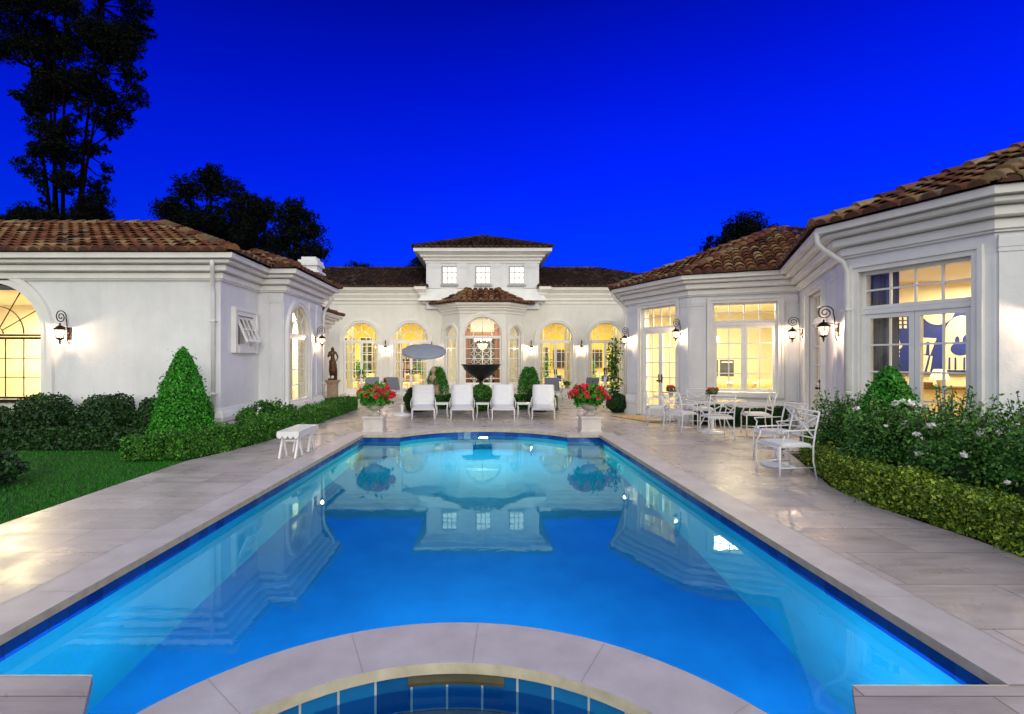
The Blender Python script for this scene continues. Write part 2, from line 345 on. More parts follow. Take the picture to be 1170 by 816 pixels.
def core_ball(mb, c, r, m=0, n=14, lo=0):
    prof = [(max(.001, math.sin(PI*i/8)), -math.cos(PI*i/8)) for i in range(9)]
    mb.lathe([(a*1, b) for a, b in prof], n, m, (0,0,0), lambda x, y, z: (c[0]+x*r[0], c[1]+y*r[1], max(lo, c[2]+z*r[2])))
# ================================================================== POOL, DECK, GROUND
WL = -.144
SC = Vector((-.13, 1.45)); SR0, SR1 = 1.67, 1.256
def arcp(c, r, a0, a1, n): return [(c[0]+r*math.cos(a0+(a1-a0)*i/n), c[1]+r*math.sin(a0+(a1-a0)*i/n)) for i in range(n+1)]
def far_arc(x0, y0, x1, y1, h, n=28):
    c = x1-x0; r = (c*c/4+h*h)/(2*h); cx = (x0+x1)/2; cyy = y0+h-r; a = math.asin(c/2/r)
    return [(cx+r*math.sin(-a+2*a*i/n), cyy+r*math.cos(-a+2*a*i/n)) for i in range(n+1)]
ring = arcp(SC, SR0, R(160), R(12), 60)         # over the far side of the spa ring, left to right
farp = far_arc(-1.72, 11.0, 1.86, 11.0, .88)
POOL = [(-2.80, 2.60), (-2.52, 11.0)] + farp + [(2.56, 11.0), (2.60, 2.52), (1.83, 2.52), (1.69, 2.30), (1.57, 2.0)] + [(x, y) for x, y in ring[::-1]] + [(-1.74, 2.12), (-1.80, 2.32), (-1.97, 2.60)]
SPA = arcp(SC, SR1, 0, 2*PI, 72)[:-1]
def inset(poly, d):
    n = len(poly); P = [Vector(p) for p in poly]; area = sum(P[i].x*P[(i+1)%n].y-P[(i+1)%n].x*P[i].y for i in range(n)); s = 1 if area > 0 else -1; o = []
    for i in range(n):
        a = (P[i]-P[i-1]).normalized(); b = (P[(i+1)%n]-P[i]).normalized(); na = Vector((-a.y, a.x))*s; nb = Vector((-b.y, b.x))*s
        k = na+nb; k = k/max(.35, 1+na.dot(nb)); o.append(P[i]+k*d)
    return [(p.x, p.y) for p in o]
DECK_OUT = [(-4.69, -3), (-4.69, 8.14), (-4.45, 9.0), (-4.25, 10.0), (-4.2, 10.7), (-4.1, 14), (-4.05, 17.1), (-6.7, 17.6), (-7.5, 24.4), (8.6, 24.4), (8.6, 9.9), (5.4, 9.0), (5.10, 8.2), (4.76, 7.3), (4.44, 6.5), (4.33, 5.6), (4.42, 4.6), (4.45, -3)]
mb = MB(); fill([DECK_OUT, POOL, SPA], 0, mb, 0)
n = len(DECK_OUT)
for i in range(n):
    a, b = DECK_OUT[i], DECK_OUT[(i+1) % n]; mb.poly([(a[0],a[1],0),(a[0],a[1],-.1),(b[0],b[1],-.1),(b[0],b[1],0)])
tag(mb.build('patio', 'deck'), kind='structure')
# coping: an edging band of cut stone round the pool and the whole ring of the spa, a nosing under it
mb = MB()
def band(path, d, z, m=0, step=None):
    o = inset(path, d); n = len(path)
    for i in range(n): mb.poly([(path[i][0],path[i][1],z),(path[(i+1)%n][0],path[(i+1)%n][1],z),(o[(i+1)%n][0],o[(i+1)%n][1],z),(o[i][0],o[i][1],z)], m)
# ring top of the spa
for i in range(72):
    a0, a1 = 2*PI*i/72, 2*PI*(i+1)/72
    q = lambda a, r: (SC.x+r*math.cos(a), SC.y+r*math.sin(a), .004)
    if SC.y+SR0*math.sin(a0) < 2.0 and SC.y+SR0*math.sin(a1) < 2.0 and False: continue
    mb.poly([q(a0,SR1), q(a0,SR0), q(a1,SR0), q(a1,SR1)], 0)
def offpts(path, d):
    """open polyline offset to its left"""
    P = [Vector(p) for p in path]; o = []
    for i in range(len(P)):
        a = (P[i]-P[i-1]).normalized() if i else (P[1]-P[0]).normalized(); b = (P[i+1]-P[i]).normalized() if i < len(P)-1 else a
        na = Vector((-a.y, a.x)); nb = Vector((-b.y, b.x)); k = (na+nb)/max(.4, 1+na.dot(nb)); o.append(P[i]+k*d)
    return [(p.x, p.y) for p in o]
edge = [(-2.80, 2.60)] + [(-2.80+.28*i/9, 2.6+8.4*i/9) for i in range(1, 9)] + [(-2.52, 11.0)] + farp + [(2.56, 11.0)] + [(2.56+.04*i/9, 11-8.48*i/9) for i in range(1, 10)]
eo = offpts(edge, .36)
for a, b, c, d in zip(edge, edge[1:], eo[1:], eo): mb.poly([(*a,.004),(*b,.004),(*c,.004),(*d,.004)], 0)
for path in (POOL, SPA):
    n = len(path)
    for i in range(n):
        a, b = path[i], path[(i+1)%n]; mb.poly([(a[0],a[1],.004),(a[0],a[1],-.055),(b[0],b[1],-.055),(b[0],b[1],.004)], 1)
    ins = inset(path, -.03)
    for i in range(n):
        a, b, c, d = path[i], path[(i+1)%n], ins[(i+1)%n], ins[i]; mb.poly([(*a,-.055),(*b,-.055),(*c,-.055),(*d,-.055)], 1)
tag(mb.build('pool_coping', ['coping', 'coping_edge']), kind='structure')
# joints of the coping as thin recessed lines
mb = MB()
def joint(a, b, w=.003, z=.0055):
    a, b = Vector(a), Vector(b); d = (b-a).normalized(); e = Vector((-d.y, d.x))*w/2
    mb.poly([(*(a-e),z),(*(b-e),z),(*(b+e),z),(*(a+e),z)])
for i in range(len(eo)-1): joint(eo[i], eo[i+1], .004)
for i in list(range(1, 10))+list(range(14, 40, 5))+list(range(42, 50)): 
    if i < len(edge): joint(edge[i], eo[i])
for k in range(14):
    a = R(8+k*26); joint((SC.x+SR1*math.cos(a), SC.y+SR1*math.sin(a)), (SC.x+SR0*math.cos(a), SC.y+SR0*math.sin(a)))
tag(mb.build('coping_joint', 'grout'), kind='structure')
# basins
PW = inset(POOL, -.03); SW = inset(SPA, -.03); FLOOR = -1.75
def basin(path, zf, bandz, mats, name, slope=None):
    mb = MB(); n = len(path); u = 0
    for i in range(n):
        a, b = path[i], path[(i+1)%n]; l = math.dist(a, b)
        for z1, z0, m in ((-.055, bandz, 1), (bandz, zf, 2)):
            K = .055+(1.52 if path is PW else 1.58)
            mb.poly([(a[0],a[1],z0),(a[0],a[1],z1),(b[0],b[1],z1),(b[0],b[1],z0)], m, uv=[(u,z0+K),(u,z1+K),(u+l,z1+K),(u+l,z0+K)])
        u += l
    fill([path], zf, mb, 0); return mb
mb = basin(PW, FLOOR, -.207, None, 'pool_basin')
# bench along the near left and steps at the near right
tag(mb.build('pool_basin', ['plaster', 'band', 'wall_plaster']), kind='structure')
mb = basin(SW, -1.0, -.43, None, 'spa_basin')
mb.lathe([(SR1+.02, -.42), (SR1+.02, -.36), (1.0, -.36), (.99, -.38), (.99, -1.0)], 64, 3, (SC.x, SC.y, 0))
tag(mb.build('spa_basin', ['plaster', 'spa_tile', 'spa_tile', 'ledge']), kind='structure')
mb = MB(); fill([PW], WL, mb); tag(mb.build('pool_water', 'water'), kind='structure')
mb = MB(); fill([SW], WL, mb); tag(mb.build('spa_water', 'water'), kind='structure')
# skimmer mouth in the spa wall
mb = MB()
for i in range(8):
    a0, a1 = R(90+11.5-i*23/8), R(90+11.5-(i+1)*23/8); q = lambda a, z, r: (SC.x+r*math.cos(a), SC.y+r*math.sin(a), z)
    mb.poly([q(a0,-.056,SR1+.024), q(a1,-.056,SR1+.024), q(a1,-.112,SR1+.024), q(a0,-.112,SR1+.024)])
    mb.poly([q(a0,-.112,SR1+.024), q(a1,-.112,SR1+.024), q(a1,-.112,SR1-.0), q(a0,-.112,SR1-.0)])
sk = mb.build('skimmer_mouth', 'slot', world=True); tag(sk, 'dark skimmer slot in the tiled spa wall under the stone ring', 'skimmer')
# ground
mb = MB(); hole = [(-4.3, -2.5), (4.1, -2.5), (4.1, 12.6), (-3.9, 12.6)]
G = 400; fill([[(-G,-60),(G,-60),(G,G),(-G,G)], hole], -.05, mb)
tag(mb.build('ground', 'lawn'), kind='structure')
# soil beds (right planting bed, left bed)
mb = MB(); fill([[(4.45,3),(4.42,4.6),(4.31,5.6),(4.42,6.5),(4.74,7.3),(5.08,8.2),(5.4,9.0),(6.0,8.4),(6.7,6.6),(16,3)]], -.02, mb)
fill([[(-17, 9.35),(-4.72,9.35),(-4.25,10.0),(-4.2,10.7),(-4.1,14),(-4.05,17.1),(-6.7,17.6),(-6.7,15),(-17,15)]], -.02, mb)
tag(mb.build('planting_bed', 'soil'), kind='structure')

def lamp(name, kind, loc, e, c, size=.05, rot=None, shape=None, sy=None, spread=None):
    d = bpy.data.lights.new(name, kind); o = bpy.data.objects.new(name, d); COL.objects.link(o); o.location = loc; d.energy = e; d.color = c
    if kind == 'AREA':
        d.size = size
        if shape: d.shape = shape
        if sy: d.shape = 'RECTANGLE'; d.size_y = sy
        if spread: d.spread = spread
    elif kind == 'POINT': d.shadow_soft_size = size
    if rot is not None: o.rotation_euler = Vector(rot).to_track_quat('-Z', 'Y').to_euler()
    return o
def pool_light(x, y, z, d, e, label, col=(.28, .64, 1)):
    t = thing('pool_light', (x, y, z), label, 'pool light', 'lamps set in the pool wall')
    F = Matrix.Translation((x, y, z)) @ Vector(d).to_track_quat('Z', 'Y').to_matrix().to_4x4()
    f = lambda a, b, c: F @ Vector((a, b, c))
    mb = MB(); mb.lathe([(.12, 0), (.12, .02), (.095, .03), (.09, .012)], 24, 0, (0,0,0), f); mb.build('rim', 'white_metal', t, world=True)
    mb = MB(); mb.lathe([(.088, .012), (.06, .02), (.001, .024)], 24, 0, (0,0,0), f); mb.build('lens', 'poolbulb', t, world=True)
    l = lamp('pool_lamp', 'AREA', Vector((x, y, z))+Vector(d)*.06, e, col, .2, d, 'DISK')
pool_light(.07, 11.845, -.34, (0, -1, -.12), 190, 'round underwater light in the far curved wall of the pool', (.22, 1, .78))
pool_light(-2.30, 2.635, -.6, (.1, 1, -.1), 46, 'round underwater light in the near end wall, lawn side')
pool_light(2.20, 2.555, -.6, (-.1, 1, -.1), 46, 'round underwater light in the near end wall, dining side')
pool_light(-.13, 3.155, -.6, (0, 1, -.12), 95, 'round underwater light in the pool wall below the spa ring')
pool_light(SC.x, SC.y-1.2, -.27, (0, 1, .02), 22, 'small underwater light in the spa wall')

# ================================================================== THE HOUSE
HZ = 0.0
house = thing('mansion', (0, 20, 0), 'white single-storey stucco mansion with terracotta tile roofs wrapped round the pool patio', 'house')
class Fr:
    """wall frame: u along the wall, w outward, z up"""
    def __init__(s, p0, p1): s.p = Vector(p0); e = Vector(p1)-s.p; s.len = e.length; s.d = e.normalized(); s.n = Vector((s.d.y, -s.d.x))
    def __call__(s, u, w, z): q = s.p+s.d*u+s.n*w; return (q.x, q.y, z)
    def at(s, X=None, Y=None, px=None):
        if px is not None:      # where a line of sight from the camera meets the wall
            k = (px-549)/585; return (k*s.p.y-s.p.x)/(s.d.x-k*s.d.y)
def arch_pts(u, r, zb, zs, n=24, k=1.0): return [(u-r, zb), (u+r, zb)] + [(u+r*math.cos(PI*i/n), zs+r*k*math.sin(PI*i/n)) for i in range(n+1)]
def rect_pts(u0, u1, z0, z1): return [(u0,z0),(u1,z0),(u1,z1),(u0,z1)]
def wall(F, u0, u1, z0, z1, ops, th=.28, mat_='stucco', name='wall'):
    mb = MB(); outer = rect_pts(u0, u1, z0, z1)
    fill([outer]+ops, 0, mb, 0, F=lambda u, z: F(u, 0, z)); fill([outer]+ops, 0, mb, 0, F=lambda u, z: F(u, -th, z), flip=True)
    for lp in ops:
        k = len(lp)
        for i in range(k):
            a, b = lp[i], lp[(i+1)%k]; mb.poly([F(a[0],0,a[1]),F(b[0],0,b[1]),F(b[0],-th,b[1]),F(a[0],-th,a[1])])
    return mb.build(name, mat_, house, world=True)
def sweep(path, prof, mats, name='cornice', parent=None, ms=None, m=0, closed_prof=True):
    """profile [(out, z)] carried along a plan polyline; out is to the right of its direction"""
    mb = MB(); P = [Vector(p) for p in path]; N_ = []
    for i in range(len(P)):
        a = (P[i]-P[i-1]).normalized() if i else None; b = (P[i+1]-P[i]).normalized() if i < len(P)-1 else None
        a = a or b; b = b or a; na = Vector((a.y, -a.x)); nb = Vector((b.y, -b.x)); N_.append((na+nb)/max(.2, 1+na.dot(nb)))
    rows = [[mb.vert((*(p+k*o), z)) for o, z in prof] for p, k in zip(P, N_)]
    for r0, r1 in zip(rows, rows[1:]):
        for j in range(len(prof)-1): mb.face((r0[j], r1[j], r1[j+1], r0[j+1]), m)
    mb.face(rows[0], m); mb.face(rows[-1][::-1], m)
    return mb.build(name, mats, parent or house, world=True)
CORN = [(-.02, 3.255), (.05, 3.255), (.05, 3.275), (.09, 3.29), (.09, 3.405), (.055, 3.405), (.055, 3.425), (.19, 3.425), (.21, 3.44), (.21, 3.545), (.175, 3.545), (.175, 3.565), (.32, 3.565), (.34, 3.58), (.34, 3.635), (.31, 3.635), (.31, 3.65), (.45, 3.65), (.46, 3.75), (-.02, 3.76)]
SKIRT = [(-.02, 0), (.10, 0), (.10, .28), (.085, .30), (.11, .34), (.11, .42), (.075, .50), (.04, .56), (.03, .60), (-.02, .61)]

# ---- windows and doors
def surround_arch(F, u, r, zb, zs, wd=.14, pr=.05, mat_='trim', k=1.0):
    mb = MB(); n = 28
    for (r0, r1, w) in ((r, r+wd, pr), (r+wd*.62, r+wd+.03, pr+.028)):
        prev = None
        for i in range(n+1):
            a = PI*i/n; q = [F(u+rr*math.cos(a), w_, zs+rr*k*math.sin(a)) for rr, w_ in ((r0, -.02), (r0, w), (r1, w), (r1, -.02))]; q = [mb.vert(p) for p in q]
            if prev:
                for j in range(3): mb.face((prev[j], q[j], q[j+1], prev[j+1]), 0, False)
            prev = q
        for sgn in (-1, 1):
            a, b = sorted((u+sgn*r0, u+sgn*r1)); mb.box(a, b, -.02, w, zb, zs, 0, F)
    return mb
def muntin_grid(mb, F, u0, u1, z0, z1, nc, nr, w0, w1, t=.026):
    for i in range(1, nc): c = u0+(u1-u0)*i/nc; mb.box(c-t/2, c+t/2, w0+.004, w1-.004, z0, z1, 0, F)
    for i in range(1, nr): c = z0+(z1-z0)*i/nr; mb.box(u0, u1, w0, w1, c-t/2, c+t/2, 0, F)
def leaf_frame(mb, F, u0, u1, z0, z1, w0, w1, st=.075, bot=None):
    bot = bot or st; mb.box(u0, u0+st, w0, w1, z0, z1, 0, F); mb.box(u1-st, u1, w0, w1, z0, z1, 0, F); mb.box(u0+st, u1-st, w0, w1, z0, z0+bot, 0, F); mb.box(u0+st, u1-st, w0, w1, z1-st, z1, 0, F)
def pane(F, pts, w, parent, label=None):
    mb = MB(); mb.poly([F(p[0], w, p[1]) for p in pts]); mb.poly([F(p[0], w-.006, p[1]) for p in pts][::-1]); return mb.build('pane', 'glass', parent, world=True)
def handles(F, u, z, w, parent):
    mb = MB()
    for s in (-1, 1):
        mb = MB(); mb.box(u+s*.055-.022, u+s*.055+.022, w-.004, w+.008, z-.05, z+.18, 0, F)
        mb.lathe([(.014, .006), (.012, .05), (.028, .06), (.028, .075), (.01, .085)], 10, 0, (0,0,0), lambda x, y, q, s=s: F(u+s*.055+x, w+q, z+y))
        mb.lathe([(.02, .006), (.02, .02), (.01, .03)], 10, 0, (0,0,0), lambda x, y, q, s=s: F(u+s*.055+x, w+q, z+.14+y))
        mb.build('handle', 'iron', parent, world=True)
def arched_opening(F, u, r, zb, zs, door=True, cols=3, rows=5, surr=.14, mat_='trim', fan=5, k=1.0, dark=False, mt=.026, st=.07, hubs=(.33, .66), w0=-.17, w1=-.08, fr=.045):
    surround_arch(F, u, r, zb, zs, surr, mat_=mat_, k=k).build('arch_moulding', mat_, house, world=True)
    fm = 'iron' if dark else 'frame'
    # fanlight
    mb = MB(); n = 24; prev = None
    for i in range(n+1):
        a = PI*i/n; q = [mb.vert(F(u+rr*math.cos(a), w_, zs+rr*k*math.sin(a))) for rr, w_ in ((r, w0), (r-fr, w0), (r-fr, w1), (r, w1))]
        if prev:
            for j in range(3): mb.face((prev[j], prev[j+1], q[j+1], q[j]))
        prev = q
    for h in hubs:
        prev = None
        for i in range(n+1):
            a = PI*i/n; q = [mb.vert(F(u+rr*math.cos(a), w_, zs+rr*k*math.sin(a))) for rr, w_ in ((r*h-mt/2, w0+.02), (r*h-mt/2, w1-.01), (r*h+mt/2, w1-.01), (r*h+mt/2, w0+.02))]
            if prev:
                for j in range(3): mb.face((prev[j], prev[j+1], q[j+1], q[j]))
            prev = q
    for i in range(1, fan):
        a = PI*i/fan; r0 = r*hubs[0] if hubs else 0
        c, s_ = math.cos(a), math.sin(a)
        f2 = lambda x, w, y: F(u+x*c-y*s_, w, zs+(x*s_+y*c)*k)
        mb.box(r0, r-fr*.6, w0+.025, w1-.015, -mt/2, mt/2, 0, lambda x, w, y: f2(x, w, y))
    mb.box(u-r, u+r, w0-.0, w1+.01, zs-(.05 if dark else .07), zs+(-.012 if dark else .012), 0, F)
    fan_o = mb.build('fanlight', fm, house, world=True)
    pane(F, [p for p in arch_pts(u, r-.02, zs, zs+.001, k=k)[2:]], (w0+w1)/2, fan_o)
    mb = MB(); z1 = zs-.07
    mb.box(u-r, u-r+.05, w0, w1+.005, zb, z1, 0, F); mb.box(u+r-.05, u+r, w0, w1+.005, zb, z1, 0, F)
    if door:
        for a, b in ((u-r+.05, u-.003), (u+.003, u+r-.05)):
            leaf_frame(mb, F, a, b, zb+.01, z1, w0+.015, w1-.01, st, .24); muntin_grid(mb, F, a+st, b-st, zb+.25, z1-st, cols, rows, w0+.03, w1-.025, mt)
        d = mb.build('french_door', fm, house, world=True); handles(F, u, zb+.98, w1-.01, d)
    else:
        leaf_frame(mb, F, u-r+.05, u+r-.05, zb, z1, w0+.015, w1-.01, .045); muntin_grid(mb, F, u-r+.09, u+r-.09, zb+.05, z1-.045, cols, rows, w0+.03, w1-.025, mt)
        mb.box(u-r-.05, u+r+.05, -.1, .07, zb-.07, zb-.002, 0, F)
        d = mb.build('window', fm, house, world=True)
    pane(F, rect_pts(u-r+.03, u+r-.03, zb+.02, z1), (w0+w1)/2, d)
def rect_surround(F, u0, u1, z0, z1, wd=.12, pr=.045, mat_='trim', sill=True, base=None):
    mb = MB()
    for k, (a, p) in enumerate(((wd, pr), (wd*.45, pr+.03))):
        o = 0 if k == 0 else wd*.60
        zb = z0-(wd if sill else 0)
        mb.box(u0-o-a, u0-o, -.02, p, zb, z1+o+a, 0, F); mb.box(u1+o, u1+o+a, -.02, p, zb, z1+o+a, 0, F)
        mb.box(u0-o, u1+o, -.02, p, z1+o, z1+o+a, 0, F)
    if sill: mb.box(u0, u1, -.02, pr+.03, z0-wd, z0-.002, 0, F)
    return mb.build('window_moulding', mat_, house, world=True)
def rect_unit(F, u0, u1, z0, zt, z1, door=True, cols=2, rows=5, tcols=4, trows=2, name=None, handle=True):
    """transom above zt, a pair of leaves below"""
    rect_surround(F, u0, u1, z0, z1, sill=not door)
    w0, w1 = -.16, -.07
    mb = MB(); leaf_frame(mb, F, u0, u1, zt+.05, z1, w0, w1, .05); muntin_grid(mb, F, u0+.05, u1-.05, zt+.1, z1-.05, tcols, trows, w0+.025, w1-.02)
    mb.box(u0, u1, w0-.01, w1+.02, zt-.03, zt+.045, 0, F)
    t = mb.build('transom_window', 'frame', house, world=True); pane(F, rect_pts(u0+.03, u1-.03, zt+.07, z1-.03), -.115, t)
    mb = MB(); c = (u0+u1)/2; mb.box(u0, u0+.04, w0, w1+.005, z0, zt-.03, 0, F); mb.box(u1-.04, u1, w0, w1+.005, z0, zt-.03, 0, F)
    for a, b in ((u0+.04, c-.003), (c+.003, u1-.04)):
        leaf_frame(mb, F, a, b, z0+.01, zt-.03, w0+.01, w1-.005, .07, .26 if door else .08); muntin_grid(mb, F, a+.07, b-.07, z0+(.27 if door else .09), zt-.10, cols, rows, w0+.03, w1-.025)
    d = mb.build('french_door' if door else 'window', 'frame', house, world=True)
    pane(F, rect_pts(u0+.03, u1-.03, z0+.03, zt-.05), -.115, d)
    if door and handle: handles(F, c, z0+1.0, w1-.005, d)
    return d
def boxw(F, u0, u1, w0, w1, z0, z1, name, mat_, parent=None):
    mb = MB(); mb.box(u0, u1, w0, w1, z0, z1, 0, F); return mb.build(name, mat_, parent or house, world=True)
def pilaster(F, u0, u1, z0=.61, z1=3.22, pr=.03, mat_='stucco'):
    mb = MB(); mb.box(u0, u1, -.01, pr, z0, z1, 0, F); mb.box(u0-.015, u1+.015, -.01, pr+.025, z1-.16, z1-.04, 0, F); mb.box(u0-.01, u1+.01, -.01, pr+.015, z1-.22, z1-.16, 0, F)
    return mb.build('pilaster', mat_, house, world=True)
def room(pts, z0, z1, wallm, skip=(), floor='room_floor', ceil=None):
    """inner walls, floor and ceiling of a lit room; pts clockwise seen from above; skip the sides with windows"""
    n = len(pts); mb = MB(); 
    for i in range(n):
        if i in skip: continue
        a, b = pts[i], pts[(i+1)%n]; mb.poly([(a[0],a[1],z0),(b[0],b[1],z0),(b[0],b[1],z1),(a[0],a[1],z1)])
    mb.build('inner_wall', wallm, house, world=True)
    mb = MB(); fill([pts], z1, mb, 0, flip=True); fill([pts], z1+.12, mb, 0); mb.build('ceiling', ceil or wallm, house, world=True)
    mb = MB(); fill([pts], z0, mb, 0); mb.build('room_floor', floor, house, world=True)

# ---- roofs
def tiles(mb, poly, sp=.245, course=.33, seed=0, over=.07, tmin=0, tmax=1):
    """barrel tiles on a roof plane; the first edge of poly is the eave"""
    g = random.Random(seed); P = [Vector(p) for p in poly]; U = (P[1]-P[0]); Lu = U.length; U.normalize()
    nn = U.cross(P[2]-P[0]).normalized(); nn = nn if nn.z > 0 else -nn; V = nn.cross(U); V = V if V.z > 0 else -V
    Q = [((p-P[0]).dot(U), (p-P[0]).dot(V)) for p in P]; vm = max(q[1] for q in Q); um = min(q[0] for q in Q); uM = max(q[0] for q in Q)
    def inside(x, y):
        c = False; n = len(Q)
        for i in range(n):
            (x0,y0),(x1,y1) = Q[i], Q[(i+1)%n]
            if (y0 > y) != (y1 > y) and x < (x1-x0)*(y-y0)/(y1-y0)+x0: c = not c
        return c
    mb.tc = .1; b = [mb.vert(p+nn*.004) for p in P]; mb.face(b, 1)
    nseg = 5; k = int((uM-um)/sp)+2
    for i in range(k):
        u = um+(i+.5)*sp
        for j in range(int(vm/course)+1):
            v0 = j*course-(over if j == 0 else .05); v1 = (j+1)*course
            if not inside(u, max(.02, (v0+v1)/2)): continue
            mb.tc = min(tmax, max(tmin, g.gauss(.52, .23))); du = g.uniform(-.008, .008); dz = g.uniform(0, .008); rr = []
            for v, r, h in ((v0, .118, .030+dz), (v1, .092, .004)):
                rr.append([mb.vert(P[0]+U*(u+du+r*math.cos(PI*q/nseg))+V*v+nn*(h+r*.82*math.sin(PI*q/nseg))) for q in range(nseg+1)])
            a, c = rr
            for q in range(nseg): mb.face((a[q], a[q+1], c[q+1], c[q]), 0, True)
            t = mb.tc; mb.tc = max(0, t-.05); inn = [mb.vert(P[0]+U*(u+du+.098*math.cos(PI*q/nseg))+V*v0+nn*(.030+dz+.098*.8*math.sin(PI*q/nseg))) for q in range(nseg+1)]
            for q in range(nseg): mb.face((a[q], inn[q], inn[q+1], a[q+1]), 0)
            if j == 0: mb.tc = .06; mb.face([inn[q] for q in range(nseg+1)], 1)
            mb.tc = t
            # trough tile between the barrels
            mb.tc = min(tmax, max(tmin, g.gauss(.35, .15))); uu = u+sp/2
            if inside(uu, max(.02, (v0+v1)/2)):
                pr = []
                for v, h in ((v0+.02, .035), (v1+.02, .012)): pr.append([mb.vert(P[0]+U*(uu+.075*x)+V*v+nn*(h+.03*x*x)) for x in (-1, 0, 1)])
                for q in (0, 1): mb.face((pr[0][q], pr[0][q+1], pr[1][q+1], pr[1][q]), 0, True)
def caps(mb, a, b, seed=0, r=.125, st=.36, tmin=0, tmax=1):
    g = random.Random(seed); a, b = Vector(a), Vector(b); d = (b-a); Ln = d.length; d.normalize(); e = d.cross(Vector((0,0,1))).normalized(); f = e.cross(d); k = int(Ln/st)+1
    for i in range(k):
        mb.tc = min(tmax, max(tmin, g.gauss(.6, .22))); p0 = a+d*(i*st-.04); p1 = a+d*min(Ln, (i+1)*st); rr = []
        for p, r_, h in ((p0, r, .05), (p1, r*.82, .02)): rr.append([mb.vert(p+e*r_*math.cos(PI*q/6)+f*(h+r_*math.sin(PI*q/6))) for q in range(7)])
        for q in range(6): mb.face((rr[0][q], rr[0][q+1], rr[1][q+1], rr[1][q]), 0, True)
        mb.face(rr[0], 0)
def roof(planes, hips, seed, tile='tile', extra=(), tmin=0, tmax=1, name='roof', sp=.245):
    mb = MB()
    for i, p in enumerate(planes): tiles(mb, p, seed=seed+i, tmin=tmin, tmax=tmax, sp=sp)
    mb.tc = .3
    for p in extra: mb.poly([Vector(q) for q in p], 1)
    o = mb.build(name, [tile, 'under'], house, world=True)
    mb = MB()
    for i, (a, b) in enumerate(hips): caps(mb, a, b, seed*7+i, tmin=tmin, tmax=tmax)
    mb.build('ridge_cap', [tile], o, world=True); return o
ZE = 3.76
# ---------------------------------------------------------------- LEFT WING
FL = Fr((-18, 10.62), (-5.39, 10.62)); FS = Fr((-5.39, 10.62), (-5.39, 12.43)); FJ = Fr((-5.39, 12.43), (-4.77, 12.43)); FP = Fr((-4.77, 12.43), (-4.77, 15.25))
uA = -10.13+18
wall(FL, 0, FL.len, -.05, 3.6, [arch_pts(uA, 1.05, .80, 2.16)])
uW = (.62, 1.42)
wall(FS, 0, FS.len+.0, -.05, 3.6, [rect_pts(uW[0], uW[1], 1.93, 2.60)])
wall(FJ, 0, FJ.len, -.05, 3.6, [])
uP = 13.42-12.43
wall(FP, 0, FP.len, -.05, 3.6, [arch_pts(uP, .74, .12, 2.28)])
wall(Fr((-4.77, 15.25), (-9, 15.25)), 0, 4.23, -.05, 3.6, [])
LPATH = [(-18,10.62),(-5.39,10.62),(-5.39,12.43),(-4.77,12.43),(-4.77,15.25),(-7.5,15.25)]
sweep(LPATH, CORN, 'trim'); sweep(LPATH, SKIRT, 'trim', 'base_moulding')
arched_opening(FL, uA, 1.05, .80, 2.16, door=False, cols=5, rows=3, surr=.22, dark=True, fan=6, mt=.016, hubs=(.14, .55), w0=-.12, w1=-.07, fr=.03)
arched_opening(FP, uP, .74, .12, 2.28, door=False, cols=3, rows=5, surr=.13, fan=4, mt=.024, hubs=(.5,), w0=-.07, w1=-.01, fr=.03)
pilaster(FP, 1.78, 2.14); pilaster(FP, 2.40, 2.80); pilaster(FJ, .30, .60)
# small awning window, its sash tilted out
rect_surround(FS, uW[0], uW[1], 1.93, 2.60, .16, .07)
mb = MB(); leaf_frame(mb, FS, uW[0], uW[1], 1.93, 2.60, -.15, -.05, .04); wf = mb.build('window', 'frame', house, world=True)
def FT(u, w, z):      # hinged at the top, swung outwards
    a = R(24); dz = 2.57-z; return FS(u, -.02+dz*math.sin(a)+w*math.cos(a), 2.57-dz*math.cos(a)+w*math.sin(a))
mb = MB(); leaf_frame(mb, FT, uW[0]+.04, uW[1]-.04, 1.95, 2.57, 0, .04, .06); muntin_grid(mb, FT, uW[0]+.1, uW[1]-.1, 2.0, 2.51, 3, 2, .005, .035, .03)
sash = mb.build('sash', 'frame', wf, world=True)
mb = MB(); mb.poly([FT(u, .015, z) for u, z in rect_pts(uW[0]+.05, uW[1]-.05, 1.97, 2.55)]); mb.build('pane', 'glass', wf, world=True)
boxw(FS, uW[0]-.1, uW[1]+.1, -.6, -.58, 1.7, 2.8, 'inner_wall', 'room_white')
# rooms
room([(-16.5,10.92),(-5.7,10.92),(-5.7,13.9),(-16.5,13.9)], .1, 3.1, 'room_cream', skip=(0,))
room([(-5.6,12.75),(-5.05,12.75),(-5.05,15.0),(-7.4,15.0),(-7.4,14.1),(-5.6,14.1)], .1, 3.1, 'room_cream', skip=(1,))
lamp('room_lamp', 'AREA', (-10.5, 12.2, 3.0), 480, (1, .84, .46), 2.4, (0,0,-1), sy=1.6)
lamp('room_lamp', 'AREA', (-5.9, 14.4, 3.0), 300, (1, .80, .38), .8, (0,0,-1))
